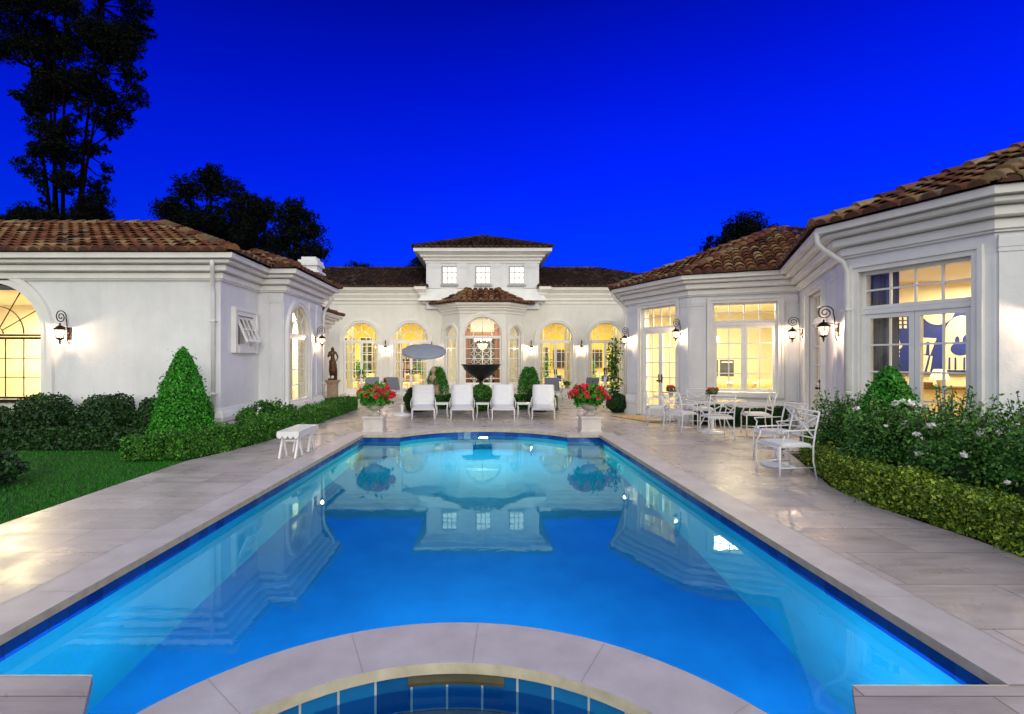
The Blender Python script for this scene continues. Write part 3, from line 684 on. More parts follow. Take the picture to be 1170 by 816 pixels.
# roofs
roof([[(-18,10.18,ZE),(-4.93,10.18,ZE),(-8.45,13.7,5.20),(-18,13.7,5.20)], [(-4.93,10.18,ZE),(-4.93,17.2,ZE),(-8.45,13.7,5.20)]],
     [((-4.93,10.18,ZE),(-8.45,13.7,5.20)), ((-8.45,13.7,5.20),(-18,13.7,5.20))], 11, extra=[[(-18,13.7,5.2),(-8.45,13.7,5.2),(-4.93,17.2,ZE),(-18,17.2,ZE)]])
roof([[(-5.4,11.98,ZE),(-4.32,11.98,ZE),(-6.18,13.84,4.50),(-9,13.84,4.50)], [(-4.32,11.98,ZE),(-4.32,15.7,ZE),(-6.18,13.84,4.50)]],
     [((-4.32,11.98,ZE),(-6.18,13.84,4.5)), ((-4.32,15.7,ZE),(-6.18,13.84,4.5))], 21, extra=[[(-9,13.84,4.5),(-6.18,13.84,4.5),(-4.32,15.7,ZE),(-9,15.7,ZE)]])
mb = MB(); X, Y = -5.3, 16.0; mb.box(X-.27, X+.27, Y-.27, Y+.27, 3.6, 4.62); mb.box(X-.33, X+.33, Y-.33, Y+.33, 4.52, 4.60); mb.box(X-.30, X+.30, Y-.30, Y+.30, 4.60, 4.70); mb.box(X-.22, X+.22, Y-.22, Y+.22, 4.70, 4.80); mb.box(X-.36, X+.36, Y-.36, Y+.36, 4.30, 4.36)
mb.build('chimney', 'stucco', house, world=True)
# lower link building behind the left wing
FK = Fr((-6.15, 15.3), (-6.15, 20.8)); wall(FK, 0, 5.5, -.05, 3.4, [], mat_='stucco_cream'); wall(Fr((-6.15, 20.8), (-7.6, 20.8)), 0, 1.45, -.05, 3.4, [], mat_='stucco_cream')
CK = [(o*.95, z-.36) for o, z in CORN]; KP = [(-6.15,15.3),(-6.15,20.8),(-8.5,20.8)]
sweep(KP, CK, 'trim_cream'); sweep(KP, SKIRT, 'trim_cream', 'base_moulding')
roof([[(-5.71,15.3,3.4),(-5.71,21.2,3.4),(-8.2,18.7,4.35),(-8.2,15.3,4.35)]], [((-5.71,21.2,3.4),(-8.2,18.7,4.35))], 31, tmax=.6)

# ---------------------------------------------------------------- BACK HALL
FB = Fr((-8.6, 24), (9.4, 24)); XB = lambda x: x+8.6; c0 = .10
doors = [-5.59, -3.26, 3.52, 5.87]; DR, DZ = .83, 2.54
wall(FB, 0, XB(c0-1.92), -.05, 4.9, [arch_pts(XB(x), DR, .02, DZ) for x in doors[:2]], mat_='stucco_cream')
wall(FB, XB(c0+1.92), FB.len, -.05, 4.9, [arch_pts(XB(x), DR, .02, DZ) for x in doors[2:]], mat_='stucco_cream')
for x in doors: arched_opening(FB, XB(x), DR, .02, DZ, door=True, cols=3, rows=5, surr=.15, mat_='trim_cream', fan=6, mt=.026, hubs=(.5,), w0=-.10, w1=-.03, st=.06)
bk = [(c0-1.92, 24), (c0-1.02, 22.9), (c0+1.02, 22.9), (c0+1.92, 24)]
F1, F2, F3 = Fr(bk[0], bk[1]), Fr(bk[1], bk[2]), Fr(bk[2], bk[3])
for F in (F1, F3):
    wall(F, 0, F.len, -.05, 4.2, [arch_pts(F.len/2, .46, .30, 2.72)], mat_='stucco_cream', th=.2)
    arched_opening(F, F.len/2, .46, .30, 2.72, door=False, cols=2, rows=5, surr=.12, mat_='trim_cream', fan=2, mt=.024, hubs=(), w0=-.09, w1=-.03, fr=.03)
wall(F2, 0, F2.len, -.05, 4.2, [arch_pts(F2.len/2, .86, .30, 2.70)], mat_='stucco_cream', th=.2)
arched_opening(F2, F2.len/2, .86, .30, 2.70, door=False, cols=4, rows=5, surr=.15, mat_='trim_cream', fan=6, mt=.03, hubs=(.5,))
BC = [(-.02, 3.72), (.04, 3.72), (.05, 3.80), (.13, 3.88), (.13, 3.92), (.22, 3.98), (.22, 4.02), (.33, 4.08), (.34, 4.18), (-.02, 4.2)]
sweep(bk, BC, 'trim_cream'); sweep(bk, [(o*.7, z) for o, z in SKIRT], 'trim_cream', 'base_moulding')
MC = [(-.02, 4.25), (.04, 4.25), (.05, 4.36), (.12, 4.42), (.12, 4.50), (.22, 4.66), (.22, 4.72), (.34, 4.84), (.38, 4.86), (.39, 4.99), (-.02, 5.0)]
sweep([(-8.6, 24), (c0-2.75, 24), (c0-2.75, 23.8), (c0-2.6, 23.8)], MC, 'trim_cream'); sweep([(c0+2.6, 23.8), (c0+2.75, 23.8), (c0+2.75, 24), (9.4, 24)], MC, 'trim_cream')
for a, b in ((0, XB(doors[0])-.98), (XB(doors[0])+.98, XB(doors[1])-.98), (XB(doors[1])+.98, XB(c0-1.95)), (XB(c0+1.95), XB(doors[2])-.98), (XB(doors[2])+.98, XB(doors[3])-.98), (XB(doors[3])+.98, 18)):
    mb = MB(); mb.box(a, b, -.01, .05, 0, .32, 0, FB); mb.box(a, b, -.01, .07, .32, .37, 0, FB); mb.build('base_moulding', 'trim_cream', house, world=True)
# band between the ground floor and the tower, tower
mb = MB(); mb.box(c0-2.62, c0+2.62, 23.80, 29.4, 4.0, 6.55); tw = mb.build('tower', 'stucco', house, world=True)
TW = Fr((c0-2.62, 23.8), (c0+2.62, 23.8))
sweep([(c0-2.62, 29.4), (c0-2.62, 23.8), (c0+2.62, 23.8), (c0+2.62, 29.4)][0:4], [(-.02, 6.12), (.04, 6.12), (.05, 6.20), (.13, 6.26), (.13, 6.32), (.25, 6.40), (.25, 6.46), (.40, 6.54), (.52, 6.58), (.54, 6.72), (-.02, 6.73)], 'trim')
sweep([(c0-2.62, 29.4), (c0-2.62, 23.8), (c0+2.62, 23.8), (c0+2.62, 29.4)], [(-.02, 4.35), (.34, 4.36), (.30, 4.46), (.20, 4.56), (.16, 4.74), (.10, 4.80), (.08, 4.92), (-.02, 4.94)], 'trim', 'base_moulding')
M['lit_window'] = emit('lit_window_blind', (1, .95, .86), .80)
for x in (-1.58, -.02, 1.54):
    u = x+.05+2.62
    mb = MB(); leaf_frame(mb, TW, u-.36, u+.36, 5.14, 5.98, .0, .045, .05); muntin_grid(mb, TW, u-.31, u+.31, 5.19, 5.93, 3, 3, .012, .035, .032)
    mb.box(u-.42, u+.42, -.01, .09, 5.05, 5.135, 0, TW)
    w_ = mb.build('window', 'unlit_frame', house, world=True); mb = MB(); mb.poly([TW(u-.32, .008, 5.18), TW(u+.32, .008, 5.18), TW(u+.32, .008, 5.95), TW(u-.32, .008, 5.95)]); mb.build('pane', 'lit_window', w_, world=True)
for u in (.10, 1.42, 2.98, 4.54):
    pilaster(TW, u, u+.46 if u > 1 and u < 4.5 else u+.6, 4.95, 6.11, .05)
ap = (c0, 26.6, 7.98); e = 3.15; TE = [(c0-e, 23.27, 6.74), (c0+e, 23.27, 6.74), (c0+e, 29.9, 6.74), (c0-e, 29.9, 6.74)]
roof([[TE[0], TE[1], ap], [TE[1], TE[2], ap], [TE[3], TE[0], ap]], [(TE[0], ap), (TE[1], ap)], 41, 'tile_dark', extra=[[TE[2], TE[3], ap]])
# bay roof
be = [(c0-2.45, 23.82, 4.2), (c0-1.2, 22.5, 4.2), (c0+1.2, 22.5, 4.2), (c0+2.45, 23.82, 4.2)]; bt = [(c0-1.15, 23.82, 4.78), (c0-.7, 23.82, 4.9), (c0+.7, 23.82, 4.9), (c0+1.15, 23.82, 4.78)]
roof([[be[0], be[1], bt[1]], [be[1], be[2], bt[2], bt[1]], [be[2], be[3], bt[2]]], [(be[1], bt[1]), (be[2], bt[2])], 51, tmax=.75)
# main roof
roof([[(-9.5,23.58,5.0),(c0-2.5,23.58,5.0),(c0-2.5,27.8,6.55),(-9.5,27.8,6.55)], [(c0+2.5,23.58,5.0),(10.3,23.58,5.0),(6.2,27.8,6.55),(c0+2.5,27.8,6.55)]],
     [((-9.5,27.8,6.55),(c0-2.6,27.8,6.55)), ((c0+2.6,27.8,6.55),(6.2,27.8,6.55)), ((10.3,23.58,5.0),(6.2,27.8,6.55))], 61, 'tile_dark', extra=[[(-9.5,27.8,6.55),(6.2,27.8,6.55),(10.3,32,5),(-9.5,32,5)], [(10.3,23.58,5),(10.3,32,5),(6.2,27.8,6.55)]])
mb = MB(); mb.box(6.7, 7.5, 28.2, 28.9, 5, 6.35); mb.box(6.62, 7.58, 28.12, 28.98, 6.2, 6.3); mb.build('chimney', 'stucco', house, world=True)
# rooms of the back hall
room([(-8.2,24.3),(-2.0,24.3),(-2.0,28.5),(-8.2,28.5)], .02, 3.9, 'room_yellow', skip=(0,), floor='room_cream')
room([(2.2,24.3),(8.6,24.3),(8.6,28.5),(2.2,28.5)], .02, 3.9, 'room_yellow', skip=(0,), floor='room_cream')
room([(c0-1.8,24.05),(c0-.97,23.12),(c0+.97,23.12),(c0+1.8,24.05),(2.05,28.5),(-1.85,28.5)], .02, 3.9, 'room_white', skip=(0,1,2), floor='room_cream')
FBK = Fr((-8.2, 28.48), (8.6, 28.48))
for x in (-7.3, -6.35, 2.55, 5.3, 7.6):
    mb = MB(); u = x+8.2; leaf_frame(mb, FBK, u-.36, u+.36, .5, 2.9, .01, .06, .05); muntin_grid(mb, FBK, u-.31, u+.31, .55, 2.85, 2, 5, .02, .05, .03); w_ = mb.build('window', 'frame', house, world=True)
    mb = MB(); mb.poly([FBK(u-.34, .012, .52), FBK(u+.34, .012, .52), FBK(u+.34, .012, 2.88), FBK(u-.34, .012, 2.88)]); mb.build('pane', 'night_pane', w_, world=True)
for x in (-6.6, -4.3, 4.4, 6.6): lamp('room_lamp', 'AREA', (x, 25.1, 3.8), 170, (1, .86, .50), 1.6, (0,0,-1), sy=.7)
lamp('room_lamp', 'AREA', (c0, 27.0, 3.85), 60, (1, .88, .62), 1.6, (0,.2,-1), sy=.4)

# ---------------------------------------------------------------- RIGHT WING
P0 = Vector((4.48, 15.6)); P1 = Vector((5.43, 13.3)); P2 = Vector((7.71, 12.39)); P3 = Vector((5.96, 8.33)); P4 = Vector((6.65, 6.62)); P5 = P4+Vector((.924,-.383))*9
PM = P0+Vector((.36, .933))*9
FA, FC, FD, FE, FG = Fr(P0, P1), Fr(P1, P2), Fr(P2, P3), Fr(P3, P4), Fr(P4, P5)
wall(Fr(PM, P0), 0, 9, -.05, 3.6, [])
ua = FA.at(px=733), FA.at(px=773)
wall(FA, 0, FA.len, -.05, 3.6, [rect_pts(ua[0], ua[1], .03, 3.12)])
rect_unit(FA, ua[0], ua[1], .03, 2.47, 3.12, True, 2, 5, 4, 2)
uc = FC.at(px=814), FC.at(px=889)
wall(FC, 0, FC.len, -.05, 3.6, [rect_pts(uc[0], uc[1], .80, 3.06)])
rect_unit(FC, uc[0], uc[1], .80, 2.52, 3.06, False, 2, 4, 4, 2)
ud = 1.25, 2.75
wall(FD, 0, FD.len, -.05, 3.6, [rect_pts(ud[0], ud[1], .03, 3.0)])
rect_unit(FD, ud[0], ud[1], .03, 2.4, 3.0, True, 2, 5, 4, 2)
ue = .20, 1.62
wall(FE, 0, FE.len, -.05, 3.6, [rect_pts(ue[0], ue[1], .50, 3.0)])
rect_unit(FE, ue[0], ue[1], .50, 2.36, 3.0, False, 2, 4, 4, 2)
wall(FG, 0, 9, -.05, 3.6, [])
RP = [PM, P0, P1, P2, P3, P4, P5]
sweep(RP, CORN, 'trim')
def skirt(pts, gap=None): sweep(pts, SKIRT, 'trim', 'base_moulding')
skirt([PM, P0, FA.p+FA.d*(ua[0]-.14)]); skirt([FA.p+FA.d*(ua[1]+.14), P1, P2, FD.p+FD.d*(ud[0]-.14)]); skirt([FD.p+FD.d*(ud[1]+.14), P3, P4, P5])
pilaster(FA, .03, ua[0]-.17); pilaster(FA, ua[1]+.17, FA.len-.03); pilaster(FC, .05, uc[0]-.15); pilaster(FC, uc[1]+.14, FC.len-.05); pilaster(FD, 3.35, 3.72); pilaster(FG, .03, .40)
mb = MB(); 
mb.box(uc[1]+.22, FC.len-.12, .028, .044, .75, 2.90, 0, FC)
mb.build('wall_panel', 'stucco', house, world=True)
def ofs(a, b, c, d=-.30):     # inner corner of a room at wall corner b
    return inset([a, b, c], 0)
def inner(pts, d):
    o = []
    for i, p in enumerate(pts):
        q0 = pts[i-1]; q1 = pts[(i+1) % len(pts)]; a = (p-q0).normalized(); b = (q1-p).normalized(); na = Vector((-a.y, a.x)); nb = Vector((-b.y, b.x)); o.append(p+(na+nb)/max(.3, 1+na.dot(nb))*d)
    return [(p.x, p.y) for p in o]
w1 = [P0+Vector((.36,.933))*3, P0, P1, P2, P2+Vector((.383,.924))*.02+Vector((3.2, 1.4)), P0+Vector((.36,.933))*3+Vector((5.0,-.6))]
room(inner(w1, .32), .03, 3.2, 'room_cream', skip=(1, 2), floor='room_floor')
lamp('room_lamp', 'AREA', (7.0, 14.6, 3.1), 330, (1, .86, .52), 2.0, (0,0,-1)); 
far2 = [P2, P3, P4, P4+Vector((.924,-.383))*4.2, P4+Vector((.924,-.383))*4.2+Vector((.383,.924))*5.8]
r2 = inner(far2, .32); room(r2, .03, 3.1, 'room_gold', skip=(0, 1), floor='room_floor', ceil='room_white')
lamp('room_lamp', 'AREA', (9.2, 8.2, 3.0), 190, (1, .84, .50), 1.8, (0,0,-1))
# roofs of the right wing
def eave(i): 
    a = (RP[i]-RP[i-1]).normalized(); b = (RP[i+1]-RP[i]).normalized(); na = Vector((a.y,-a.x)); nb = Vector((b.y,-b.x)); p = RP[i]+(na+nb)/(1+na.dot(nb))*.46; return (p.x, p.y, ZE)
E0, E1, E2, E3, E4 = (eave(i) for i in range(1, 6)); V3 = lambda p, dx, dy, z: (p[0]+dx, p[1]+dy, z)
A = (9.1, 15.7, 5.60)
E2x = V3(E2, .924*4, -.383*4, ZE); EM = V3(E0, .36*8, .933*8, ZE)
roof([[E0, E1, A], [E1, E2x, A], [EM, E0, A]], [(E0, A), (E1, A), (E2x, A)], 71, extra=[[E2x, V3(E2x, 2, 6, ZE), A], [V3(E2x, 2, 6, ZE), EM, A]])
A2 = (9.45, 8.0, 5.22); R2 = (10.85, 11.4, 5.22); E5 = V3(E4, .924*8, -.383*8, ZE); A3 = V3(A2, .924*4, -.383*4, 5.22)
roof([[E2, E3, A2, R2], [E3, E4, A2], [E4, E5, A3, A2]], [(E3, A2), (E4, A2), (A2, R2), (A2, A3)], 81, extra=[[A2, A3, E5, R2]])
# gutters' downpipes
def downpipe(pts, label=None):
    mb = MB(); mb.tube(pts, .042, 8); 
    for z in (.9, 2.4): 
        p = pts[-2]; mb.box(p[0]-.06, p[0]+.06, p[1]-.06, p[1]+.06, z, z+.03)
    mb.build('downpipe', 'pipe', house, world=True)
downpipe([(-5.35, 10.19, 3.60), (-5.37, 10.25, 3.48), (-5.50, 10.50, 3.18), (-5.51, 10.55, 3.0), (-5.51, 10.55, .2)])
downpipe([(-4.40, 15.35, 3.62), (-4.45, 15.4, 3.45), (-4.70, 15.45, 3.1), (-4.73, 15.42, 2.9), (-4.73, 15.42, .2)])
q = FE(.06, .09, 0); g = (E3[0]+.02, E3[1]+.02)
downpipe([(g[0], g[1], 3.70), (g[0]+.02, g[1], 3.50), (g[0]+.10, g[1], 3.42), (q[0]-.06, q[1], 3.18), (q[0], q[1], 3.02), (q[0], q[1], .2)])
q = FA(.02, .08, 0); downpipe([(E0[0], E0[1], 3.68), (E0[0]+.1, E0[1], 3.5), (q[0]-.02, q[1]+.1, 3.2), (q[0], q[1]+.05, 3.0), (q[0]-.0, q[1]+.05, .6)])
# ================================================================== WALL LANTERNS
def make_lantern():
    t = thing('wall_lantern', (0,0,0), 'x', 'wall lantern')
    # local: wall at y=0, outwards is -y, lantern centre at (0,-.26,0)
    mb = MB(); mb.box(-.05, .05, -.025, 0, -.13, .13); mb.lathe([(.05, 0), (.045, .02), (.02, .04)], 12, 0, (0,0,0), lambda x, y, z: (x, -.025-z, y)); mb.build('backplate', 'iron', t)
    mb = MB(); pts = [(0, -.03, -.22), (0, -.06, -.16), (0, -.07, 0), (0, -.075, .22), (0, -.10, .33)]
    for i in range(30):
        a = R(20)+i*R(24); r = .145*(1-i/34); pts.append((0, -.235+r*math.cos(a), .34+r*math.sin(a)))
    mb.tube(pts, .011, 6); mb.tube([(0, -.03, .10), (0, -.14, .13), (0, -.26, .155)], .009, 6)
    mb.tube([(0, -.235, .195), (0, -.26, .21), (0, -.26, .15)], .008, 6); mb.build('scroll_bracket', 'iron', t)
    c = (0, -.26, 0)
    mb = MB(); mb.lathe([(.012, .20), (.02, .18), (.012, .165), (.045, .15), (.10, .10), (.125, .082), (.125, .07), (.10, .07)][::-1], 16, 0, c); mb.build('cap', 'iron', t)
    mb = MB()
    for i in range(6):
        a = 2*PI*i/6; p = [(c[0]+r*math.cos(a), c[1]+r*math.sin(a), z) for r, z in ((.10, .075), (.093, 0), (.070, -.11))]; mb.tube(p, .0065, 5)
    for r, z in ((.099, .07), (.072, -.11)): mb.tube([(c[0]+r*math.cos(2*PI*i/16), c[1]+r*math.sin(2*PI*i/16), z) for i in range(16)], .007, 5, closed=True)
    mb.build('cage', 'iron', t)
    mb = MB(); mb.lathe([(.010, -.235), (.018, -.22), (.010, -.205), (.03, -.18), (.012, -.165), (.05, -.14), (.078, -.12), (.072, -.11)], 14, 0, c); mb.build('finial', 'iron', t)
    mb = MB(); mb.lathe([(.066, -.108), (.078, -.05), (.088, .02), (.092, .068)], 18, 0, c); g = mb.build('glass_shade', 'lampglass', t)
    mb = MB(); mb.lathe([(.012, -.05), (.012, -.005), (.004, .0), (.006, .008), (.002, .022)], 10, 0, (c[0], c[1], -.055)); mb.build('bulb', 'bulb', t)
    return t
lan = make_lantern(); used = False
def lantern(F, u, z, label, e=11, s=1.0, group='wrought iron wall lanterns'):
    global used
    p = F(u, 0, z); o = place(lan, used, p, math.atan2(F.n.x, -F.n.y), label, group); used = True; s *= .83; o.scale = (s, s, s)
    q = F(u, .26*s, z+.02*s); l = lamp('lantern_lamp', 'POINT', q, e*4.8, (1, .70, .44), .022); return o
lantern(FL, 18-8.52, 2.16, 'scrolled iron lantern beside the tall arched window by the lawn', 10, 1.15)
lantern(FP, 2.30, 2.18, 'scrolled iron lantern between arched lit window and downpipe by the hedge', 12, 1.0)
lantern(FK, 4.0, 2.35, 'iron lantern glowing on the wall above the bronze statue', 12)
lantern(FB, XB(-4.42), 2.16, 'iron lantern between the two French doors nearest the statue', 12)
lantern(FB, XB(-2.27), 2.10, 'iron lantern half hidden behind the grey umbrella canopy', 12)
lantern(FB, XB(2.36), 2.16, 'iron lantern above the fern beside the bay window', 12)
lantern(FB, XB(4.70), 2.16, 'iron lantern between the two French doors nearest the dining side', 12)
lantern(FA, .12, 2.22, 'scrolled lantern on the outer corner of the wing above the clipped ball shrub', 10, .95)
lantern(FA, FA.len-.26, 2.30, 'scrolled lantern beside the transomed French door with the doormat', 11, 1.0)
lantern(FD, .52, 2.22, 'scrolled lantern in the wall recess beside the kitchen window', 11, 1.0)
lantern(FD, 3.92, 2.13, 'large scrolled lantern next to the white downpipe', 12, 1.05)
lantern(FG, .60, 2.05, 'lantern lighting the wall beyond the mural room window', 16, 1.1)

# ================================================================== FURNITURE
def make_lounger():
    t = thing('sun_lounger', (0,0,0), 'x', 'sun lounger')
    # foot towards -y, head at +y
    mb = MB(); W = .30
    for x in (-W, W): mb.tube([(x, -.72, .27), (x, .55, .27)], .017, 6)
    for y in (-.72, .0, .55): mb.tube([(-W, y, .27), (W, y, .27)], .015, 6)
    mb.build('frame', 'white_metal', t)
    for x in (-W, W):
        mb = MB(); mb.tube([(x, -.70, .27), (x, -.72, .20), (x*.98, -.68, .10), (x*1.04, -.73, 0)], .017, 6); mb.build('leg', 'white_metal', t)
        mb = MB(); mb.tube([(x, .40, .27), (x*1.0, .43, .12), (x*1.05, .40, 0)], .017, 6); mb.build('leg', 'white_metal', t)
        mb = MB(); mb.tube([(x*1.12, -.22, .27), (x*1.14, -.24, .40), (x*1.14, -.15, .455), (x*1.14, .18, .45), (x*1.1, .34, .52)], .014, 6); mb.build('armrest', 'white_metal', t)
    def pad(p0, p1, th, w):
        mb = MB(); a, b = Vector(p0), Vector(p1); d = (b-a).normalized(); n = Vector((1,0,0)).cross(d); n = n if n.z > 0 else -n; k = 40
        rows = []
        for i in range(k+1):
            p = a+(b-a)*i/k; q = .5 if i in (0, k) else .86+.26*abs(math.sin(PI*i/8)); rows.append([mb.vert(p+Vector((x*w, 0, 0))+n*h*th*q) for x, h in ((-1,.2),(-.97,.9),(-.5,1.05),(0,1.08),(.5,1.05),(.97,.9),(1,.2),(.97,-.1),(-.97,-.1))])
        for r0, r1 in zip(rows, rows[1:]):
            for j in range(9): mb.face((r0[j], r0[(j+1)%9], r1[(j+1)%9], r1[j]), 0, True)
        mb.face(rows[0]); mb.face(rows[-1][::-1]); return mb
    pad((0,-.74,.285), (0,.20,.285), .055, .29).build('seat_cushion', 'fabric', t)
    pad((0,.20,.30), (0,.56,.88), .055, .29).build('backrest', 'fabric', t)
    mb = MB(); 
    for x in (-W, W): mb.tube([(x, .18, .27), (x, .56, .86)], .015, 6)
    mb.tube([(-W, .56, .86), (W, .56, .86)], .015, 6); mb.tube([(-W*.8, .45, .65), (-W*.8, .55, .27)], .01, 5); mb.tube([(W*.8, .45, .65), (W*.8, .55, .27)], .01, 5)
    mb.build('back_frame', 'white_metal', t); return t
lo = make_lounger()
for i, (x, y, a, l) in enumerate(((-1.62, 14.5, 6, 'white sun lounger nearest the grey umbrella pole'), (-.52, 14.5, 2, 'white sun lounger second from the umbrella pole'),
        (.64, 14.5, -2, 'white sun lounger third from the umbrella pole'), (1.78, 14.5, -7, 'white sun lounger farthest from the umbrella, nearest the urn of red flowers'))):
    place(lo, i, (x, y, 0), R(a), l, 'sun loungers lined up at the far end of the pool')
def make_side():
    t = thing('side_table', (0,0,0), 'x', 'side table')
    mb = MB(); mb.box(-.19, .19, -.19, .19, .40, .42); mb.box(-.175, .175, -.175, .175, .375, .40); mb.build('tabletop', 'white_metal', t)
    for x in (-1, 1):
        for y in (-1, 1):
            mb = MB(); mb.tube([(x*.165, y*.165, .385), (x*.15, y*.15, .28), (x*.15, y*.15, .14), (x*.175, y*.175, 0)], .014, 6); mb.build('leg', 'white_metal', t)
    return t
st = make_side()
for i, (x, l) in enumerate(((-1.08, 'small square white table between the two loungers nearest the umbrella'), (.06, 'small square white table between the middle two loungers'), (1.2, 'small square white table between the two loungers nearest the dining side'))):
    place(st, i, (x, 14.35, 0), 0, l, 'side tables between the sun loungers')

# umbrella: pole with a tilted round canopy
t = thing('patio_umbrella', (-2.28, 14.9, 0), 'grey round patio umbrella with tilted canopy on a thin white pole', 'umbrella')
c_ = (-2.28, 14.9)
mb = MB(); mb.lathe([(.30, 0), (.30, .03), (.26, .06), (.10, .09), (.04, .10), (.04, .30), (.028, .31)], 28, 0, (*c_, 0)); mb.build('base', 'white_metal', t, world=True)
mb = MB(); mb.tube([(*c_, .1), (*c_, 1.75), (c_[0]+.03, c_[1], 1.90)], .019, 8); mb.tube([(*c_, 1.72), (c_[0]+.30, c_[1], 1.84), (c_[0]+.64, c_[1], 1.93)], .013, 8); mb.build('pole', 'white_metal', t, world=True)
CM = Matrix.Translation((c_[0]+.64, c_[1], 1.87)) @ Matrix.Rotation(R(20), 4, 'X') @ Matrix.Rotation(R(2), 4, 'Y')
cf = lambda x, y, z: CM @ Vector((x, y, z))
mb = MB(); nr, na = 6, 32; rings = []
for i in range(nr+1):
    rr = .64*i/nr; rings.append([mb.vert(cf(rr*math.cos(2*PI*j/na)*(1-.015*(j % 4 == 2)*(i/nr)), rr*math.sin(2*PI*j/na)*(1-.015*(j % 4 == 2)*(i/nr)), .13*(1-(i/nr)**2)+.022*(i/nr)*abs(math.cos(2*PI*j/na*4)))) for j in range(na)])
for a, b in zip(rings, rings[1:]):
    for j in range(na): mb.face((a[j], b[j], b[(j+1)%na], a[(j+1)%na]), 0, True)
low = [mb.vert(cf(.64*math.cos(2*PI*j/na), .64*math.sin(2*PI*j/na), -.03)) for j in range(na)]
for j in range(na): mb.face((rings[-1][j], low[j], low[(j+1)%na], rings[-1][(j+1)%na]), 0)
cp = mb.build('canopy', 'canopy', t, world=True)
for j in range(8):
    a = 2*PI*j/8; mb = MB(); mb.tube([cf(.02*math.cos(a), .02*math.sin(a), .10), cf(.36*math.cos(a), .36*math.sin(a), .075), cf(.63*math.cos(a), .63*math.sin(a), -.01)], .006, 5); mb.build('rib', 'white_metal', cp, world=True)

# dining chairs, cross backs
def make_chair(W=.25, D=.24, name='dining_chair', scroll=True):
    t = thing(name, (0,0,0), 'x', 'chair'); r = .0125     # faces -y
    sh = .445
    mb = MB(); mb.box(-W+.01, W-.01, -D, D, sh-.018, sh); s = mb.build('seat', 'white_metal', t)
    mb = MB(); n = 8; rows = []
    for i in range(n+1):
        y = -D+.02+(2*D-.04)*i/n; e = .6 if i in (0, n) else 1; rows.append([mb.vert((x*(W-.02), y, sh+.002+h*.04*e)) for x, h in ((-1, 0), (-.97, .8), (-.5, 1), (.5, 1), (.97, .8), (1, 0))])
    for a, b in zip(rows, rows[1:]):
        for j in range(5): mb.face((a[j], a[j+1], b[j+1], b[j]), 0, True)
    mb.face(rows[0]); mb.face(rows[-1][::-1]); mb.build('cushion', 'fabric', s)
    for x in (-W, W):
        mb = MB(); mb.tube([(x, -D, sh+.0), (x, -D, 0)], r, 7); mb.build('leg', 'white_metal', t)
        mb = MB(); mb.tube([(x, D+.05, 0), (x, D, .25), (x, D, sh), (x, D+.03, .65), (x*.98, D+.09, .90)], r, 7); mb.build('leg', 'white_metal', t)
        mb = MB(); pts = [(x, D+.02, .66), (x*1.05, .0, .655), (x*1.06, -D*.7, .65)]
        for i in range(10):
            a = R(90)+i*R(34); q = .042*(1-i/14); pts.append((x*1.06, -D*.7-.02-q*math.cos(a-R(90))*.9+.0, .61+q*math.sin(a)))
        mb.tube(pts, .011, 6); mb.tube([(x*1.05, -D*.72, .60), (x*1.0, -D*.8, .53), (x, -D, sh)], .011, 6); mb.build('armrest', 'white_metal', t)
    mb = MB(); y0, y1 = D+.015, D+.09
    mb.tube([(-W*.98, y1, .90), (W*.98, y1, .90)], r, 7); mb.tube([(-W*.98, D+.075, .845), (W*.98, D+.075, .845)], .009, 6); mb.tube([(-W, y0, .55), (W, y0, .55)], .010, 6)
    for a, b in ((-1, 1), (1, -1)): mb.tube([(a*W*.97, y0, .555), (b*W*.97, D+.072, .84)], .010, 6)
    for a, b in ((-1, 0), (1, 0)): pass
    mb.tube([(.035*math.cos(2*PI*i/12), D+.044, .697+.035*math.sin(2*PI*i/12)) for i in range(12)], .007, 5, closed=True)
    mb.build('cross_back', 'white_metal', t)
    mb = MB()
    for x in (-W, W): mb.tube([(x, -D, .15), (x, D+.02, .15)], .009, 6)
    mb.tube([(-W, 0, .15), (W, 0, .15)], .009, 6); mb.build('stretcher', 'white_metal', t); mb = MB()
    for y in (-D, D): mb.tube([(-W, y, sh-.03), (W, y, sh-.03)], .009, 6)
    mb.build('seat_rail', 'white_metal', t); return t
ch = make_chair()
TC = Vector((5.2, 11.35))
CH = [((4.90, 10.62), 176, 'white cross back chair seen from behind, closest to the pool at the round glass table'),
      ((4.42, 11.30), 118, 'white cross back armchair between the French door and the glass table, side on'),
      ((5.95, 11.05), -105, 'white armchair on the hedge side of the round glass table'),
      ((5.30, 12.30), -8, 'white chair tucked behind the round glass table facing the pool'),
      ((4.42, 12.75), 80, 'white chair standing closest to the doormat'),
      ((4.80, 8.27), 97-180, 'white scrolled armchair against the hedge, the farther of the pair'),
      ((4.24, 7.15), 95-180, 'white scrolled armchair nearest the camera beside the yellow green hedge')]
for i, ((x, y), a, l) in enumerate(CH): place(ch, i, (x, y, 0), R(a), l, 'white cross back chairs round the dining table' if i < 5 else 'pair of white armchairs by the hedge')
